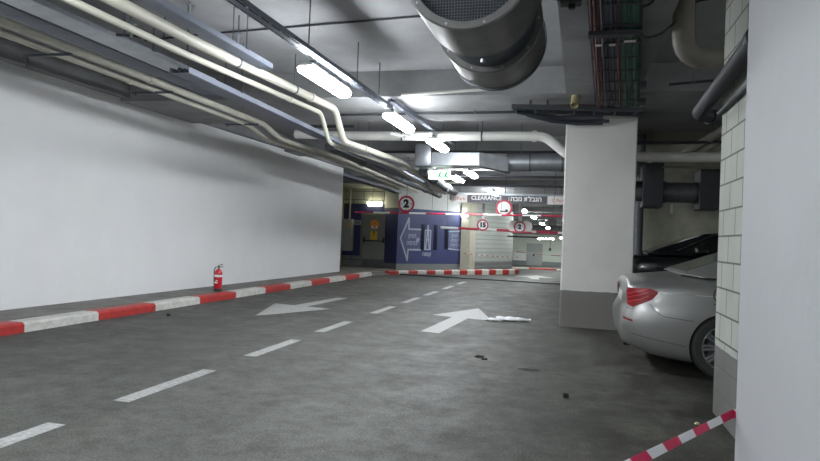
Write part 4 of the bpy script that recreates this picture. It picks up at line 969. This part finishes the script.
tl = conform(car, body, [(dens([(.45, .76), (.8, .76)], 6), dens([(.45, .91), (.8, .91)], 6))], M['tail_red'], 'tail_lamp', 'rear', .012)
conform(car, body, [(dens([(-.1, .59), (.12, .565)], 6), dens([(-.1, .61), (.12, .585)], 6))], M['tail_red'], 'bumper_reflector', 'wrap', .008)
conform(car, body, [(dens([(.40, .893), (1.55, .868)], 12), dens([(.40, .899), (1.55, .874)], 12))], M['chrome'], 'shoulder_crease', 'side-', .004)
conform(car, body, [(dens([(.30, .77), (.36, .69), (.44, .64), (.74, .61)], 6), dens([(.305, .776), (.365, .696), (.44, .648), (.74, .618)], 6))], M['steel'], 'bumper_seam', 'side-', .003)
conform(car, body, [(dens([(-.2, .70), (.15, .70)], 8), dens([(-.2, .705), (.15, .705)], 8))], M['steel'], 'bumper_seam', 'wrap', .003)
conform(car, body, [(dens([(.12, .43), (.45, .37), (.68, .335)], 8), dens([(.12, .438), (.45, .378), (.68, .343)], 8))], M['steel'], 'bumper_crease', 'side-', .003)
conform(car, body, [(dens([(-.5, .20), (.5, .20)], 8), dens([(-.5, .30), (.5, .30)], 8))], M['plastic_dark'], 'lower_valance', 'rear', .006)
conform(car, body, [(dens([(-.26, .74), (.26, .74)], 6), dens([(-.26, .85), (.26, .85)], 6))], M['cab_grey'], 'number_plate', 'rear', .006)
conform(car, body, [(dens([(.935, .80), (1.03, .80)], 3), dens([(.935, .81), (1.03, .81)], 3))], M['steel'], 'fuel_flap_seam', 'side-', .003)
bm = N(); lathe(bm, [(.085, -.004), (.093, -.004), (.093, .008), (.085, .008), (.085, -.004)], ax='y', n=28); o = ob('fuel_flap', bm, M['black'], car, 40); o.location = (1.02, -.935, .905)
conform(car, body, [(dens([(1.93, .30), (1.93, .96)], 8), dens([(1.938, .30), (1.938, .96)], 8)), (dens([(2.9, .30), (2.9, .96)], 8), dens([(2.908, .30), (2.908, .96)], 8))], M['steel'], 'door_seam', 'side-', .003)
for x in (2.05, 3.0):
    bm = N(); box(bm, x, x+.2, -.985, -.955, .84, .865, bev=.008); ob('door_handle', bm, M['car_silver'], car)
bm = N(); cyl(bm, (.06, -.64, .31), (.25, -.64, .31), .045, n=16); ob('exhaust_tip', bm, M['black'], car, 40)
bm = N(); box(bm, 3.25, 3.4, -1.08, -.93, .98, 1.1, bev=.03); ob('wing_mirror', bm, M['car_silver'], car)
conform(car, body, [(dens([(-.8, .62), (-.45, .60)], 4), dens([(-.8, .72), (-.45, .74)], 4)), (dens([(.45, .60), (.8, .62)], 4), dens([(.45, .74), (.8, .72)], 4))], M['white'], 'headlamp', 'front', .008)

# black car: nose towards the lane
car = thing('parked_car', 'black car parked behind the silver one, bonnet and mirror showing over its boot', 'car', (.75, 13.55, 0))
Wt2 = [(0, .72), (.04, .82), (.1, .88), (.25, .94), (.5, .98), (.8, 1.), (4.2, 1.), (4.5, .95), (4.7, .75)]
deck2 = [(0, 1.03), (.1, 1.17), (.3, 1.24), (.8, 1.275), (1.2, 1.28), (4.0, 1.24), (4.5, 1.15), (4.7, 1.0)]
shd2 = [(0, .97), (.1, 1.1), (.3, 1.18), (.8, 1.2), (1.2, 1.22), (4.0, 1.2), (4.5, 1.08), (4.7, .95)]
body = car_body(car, 4.7, .95, deck2, shd2, Wt2, [(0, .12), (.3, 0), (.6, 0), (1.05, .12)], [(0, .1), (.5, 0), (1.05, .1)], M['car_black'], (.9, 3.7), .36, zb=.25, arch=.41)
greenhouse(car, ((.62, 1.27), (4.3, 1.2)), ((1.62, 1.66), (2.4, 1.74), (3.6, 1.68)), .87, .66, M['car_black'], M['car_glass'], names=('windshield', 'rear_window'))
for x in (.9, 3.7):
    for sg in (-1, 1): wheel(car, x, sg*.83, .36, sg)
bm = N(); box(bm, 1.38, 1.62, -1.14, -.93, 1.27, 1.42, bev=.045); ob('wing_mirror', bm, M['car_black'], car)
bm = N(); tube(bm, [(1.12, -.89, 1.33), (1.75, -.70, 1.64), (2.6, -.69, 1.70)], .010, 6); ob('window_trim', bm, M['chrome'], car)
conform(car, body, [(dens([(-.8, .8), (-.45, .8)], 4), dens([(-.8, .92), (-.45, .94)], 4)), (dens([(.45, .8), (.8, .8)], 4), dens([(.45, .94), (.8, .92)], 4))], M['white'], 'headlamp', 'rear', .008)

# ------------------------------------------------------------------ camera, world, view
cam = bpy.data.cameras.new('camera'); cam.sensor_width = 36; cam.lens = 36*640/820; cam.clip_end = 200; cam.clip_start = .05
co = bpy.data.objects.new('camera', cam); COL.objects.link(co); S.camera = co
a, p, r = math.radians(14.3178), math.radians(.5708), math.radians(2.15)
f = Vector((-math.sin(a)*math.cos(p), math.cos(a)*math.cos(p), math.sin(p))); rt = Vector((math.cos(a), math.sin(a), 0)); up = rt.cross(f)
Rv = rt*math.cos(r) + up*math.sin(r); Uv = -rt*math.sin(r) + up*math.cos(r)
m4 = Matrix((Rv, Uv, -f)).transposed().to_4x4(); m4.translation = Vector((0, 0, 1.4)); co.matrix_world = m4
w = bpy.data.worlds.new('world'); S.world = w; w.use_nodes = True
w.node_tree.nodes['Background'].inputs[0].default_value = (.8, .9, 1, 1); w.node_tree.nodes['Background'].inputs[1].default_value = .02
S.view_settings.view_transform = 'Standard'; S.view_settings.look = 'None'; S.view_settings.gamma = 1; S.view_settings.exposure = 0.05
S.view_settings.use_curve_mapping = False
S.cycles.use_denoising = True
S.cycles.max_bounces = 8; S.cycles.diffuse_bounces = 5; S.cycles.sample_clamp_indirect = 6
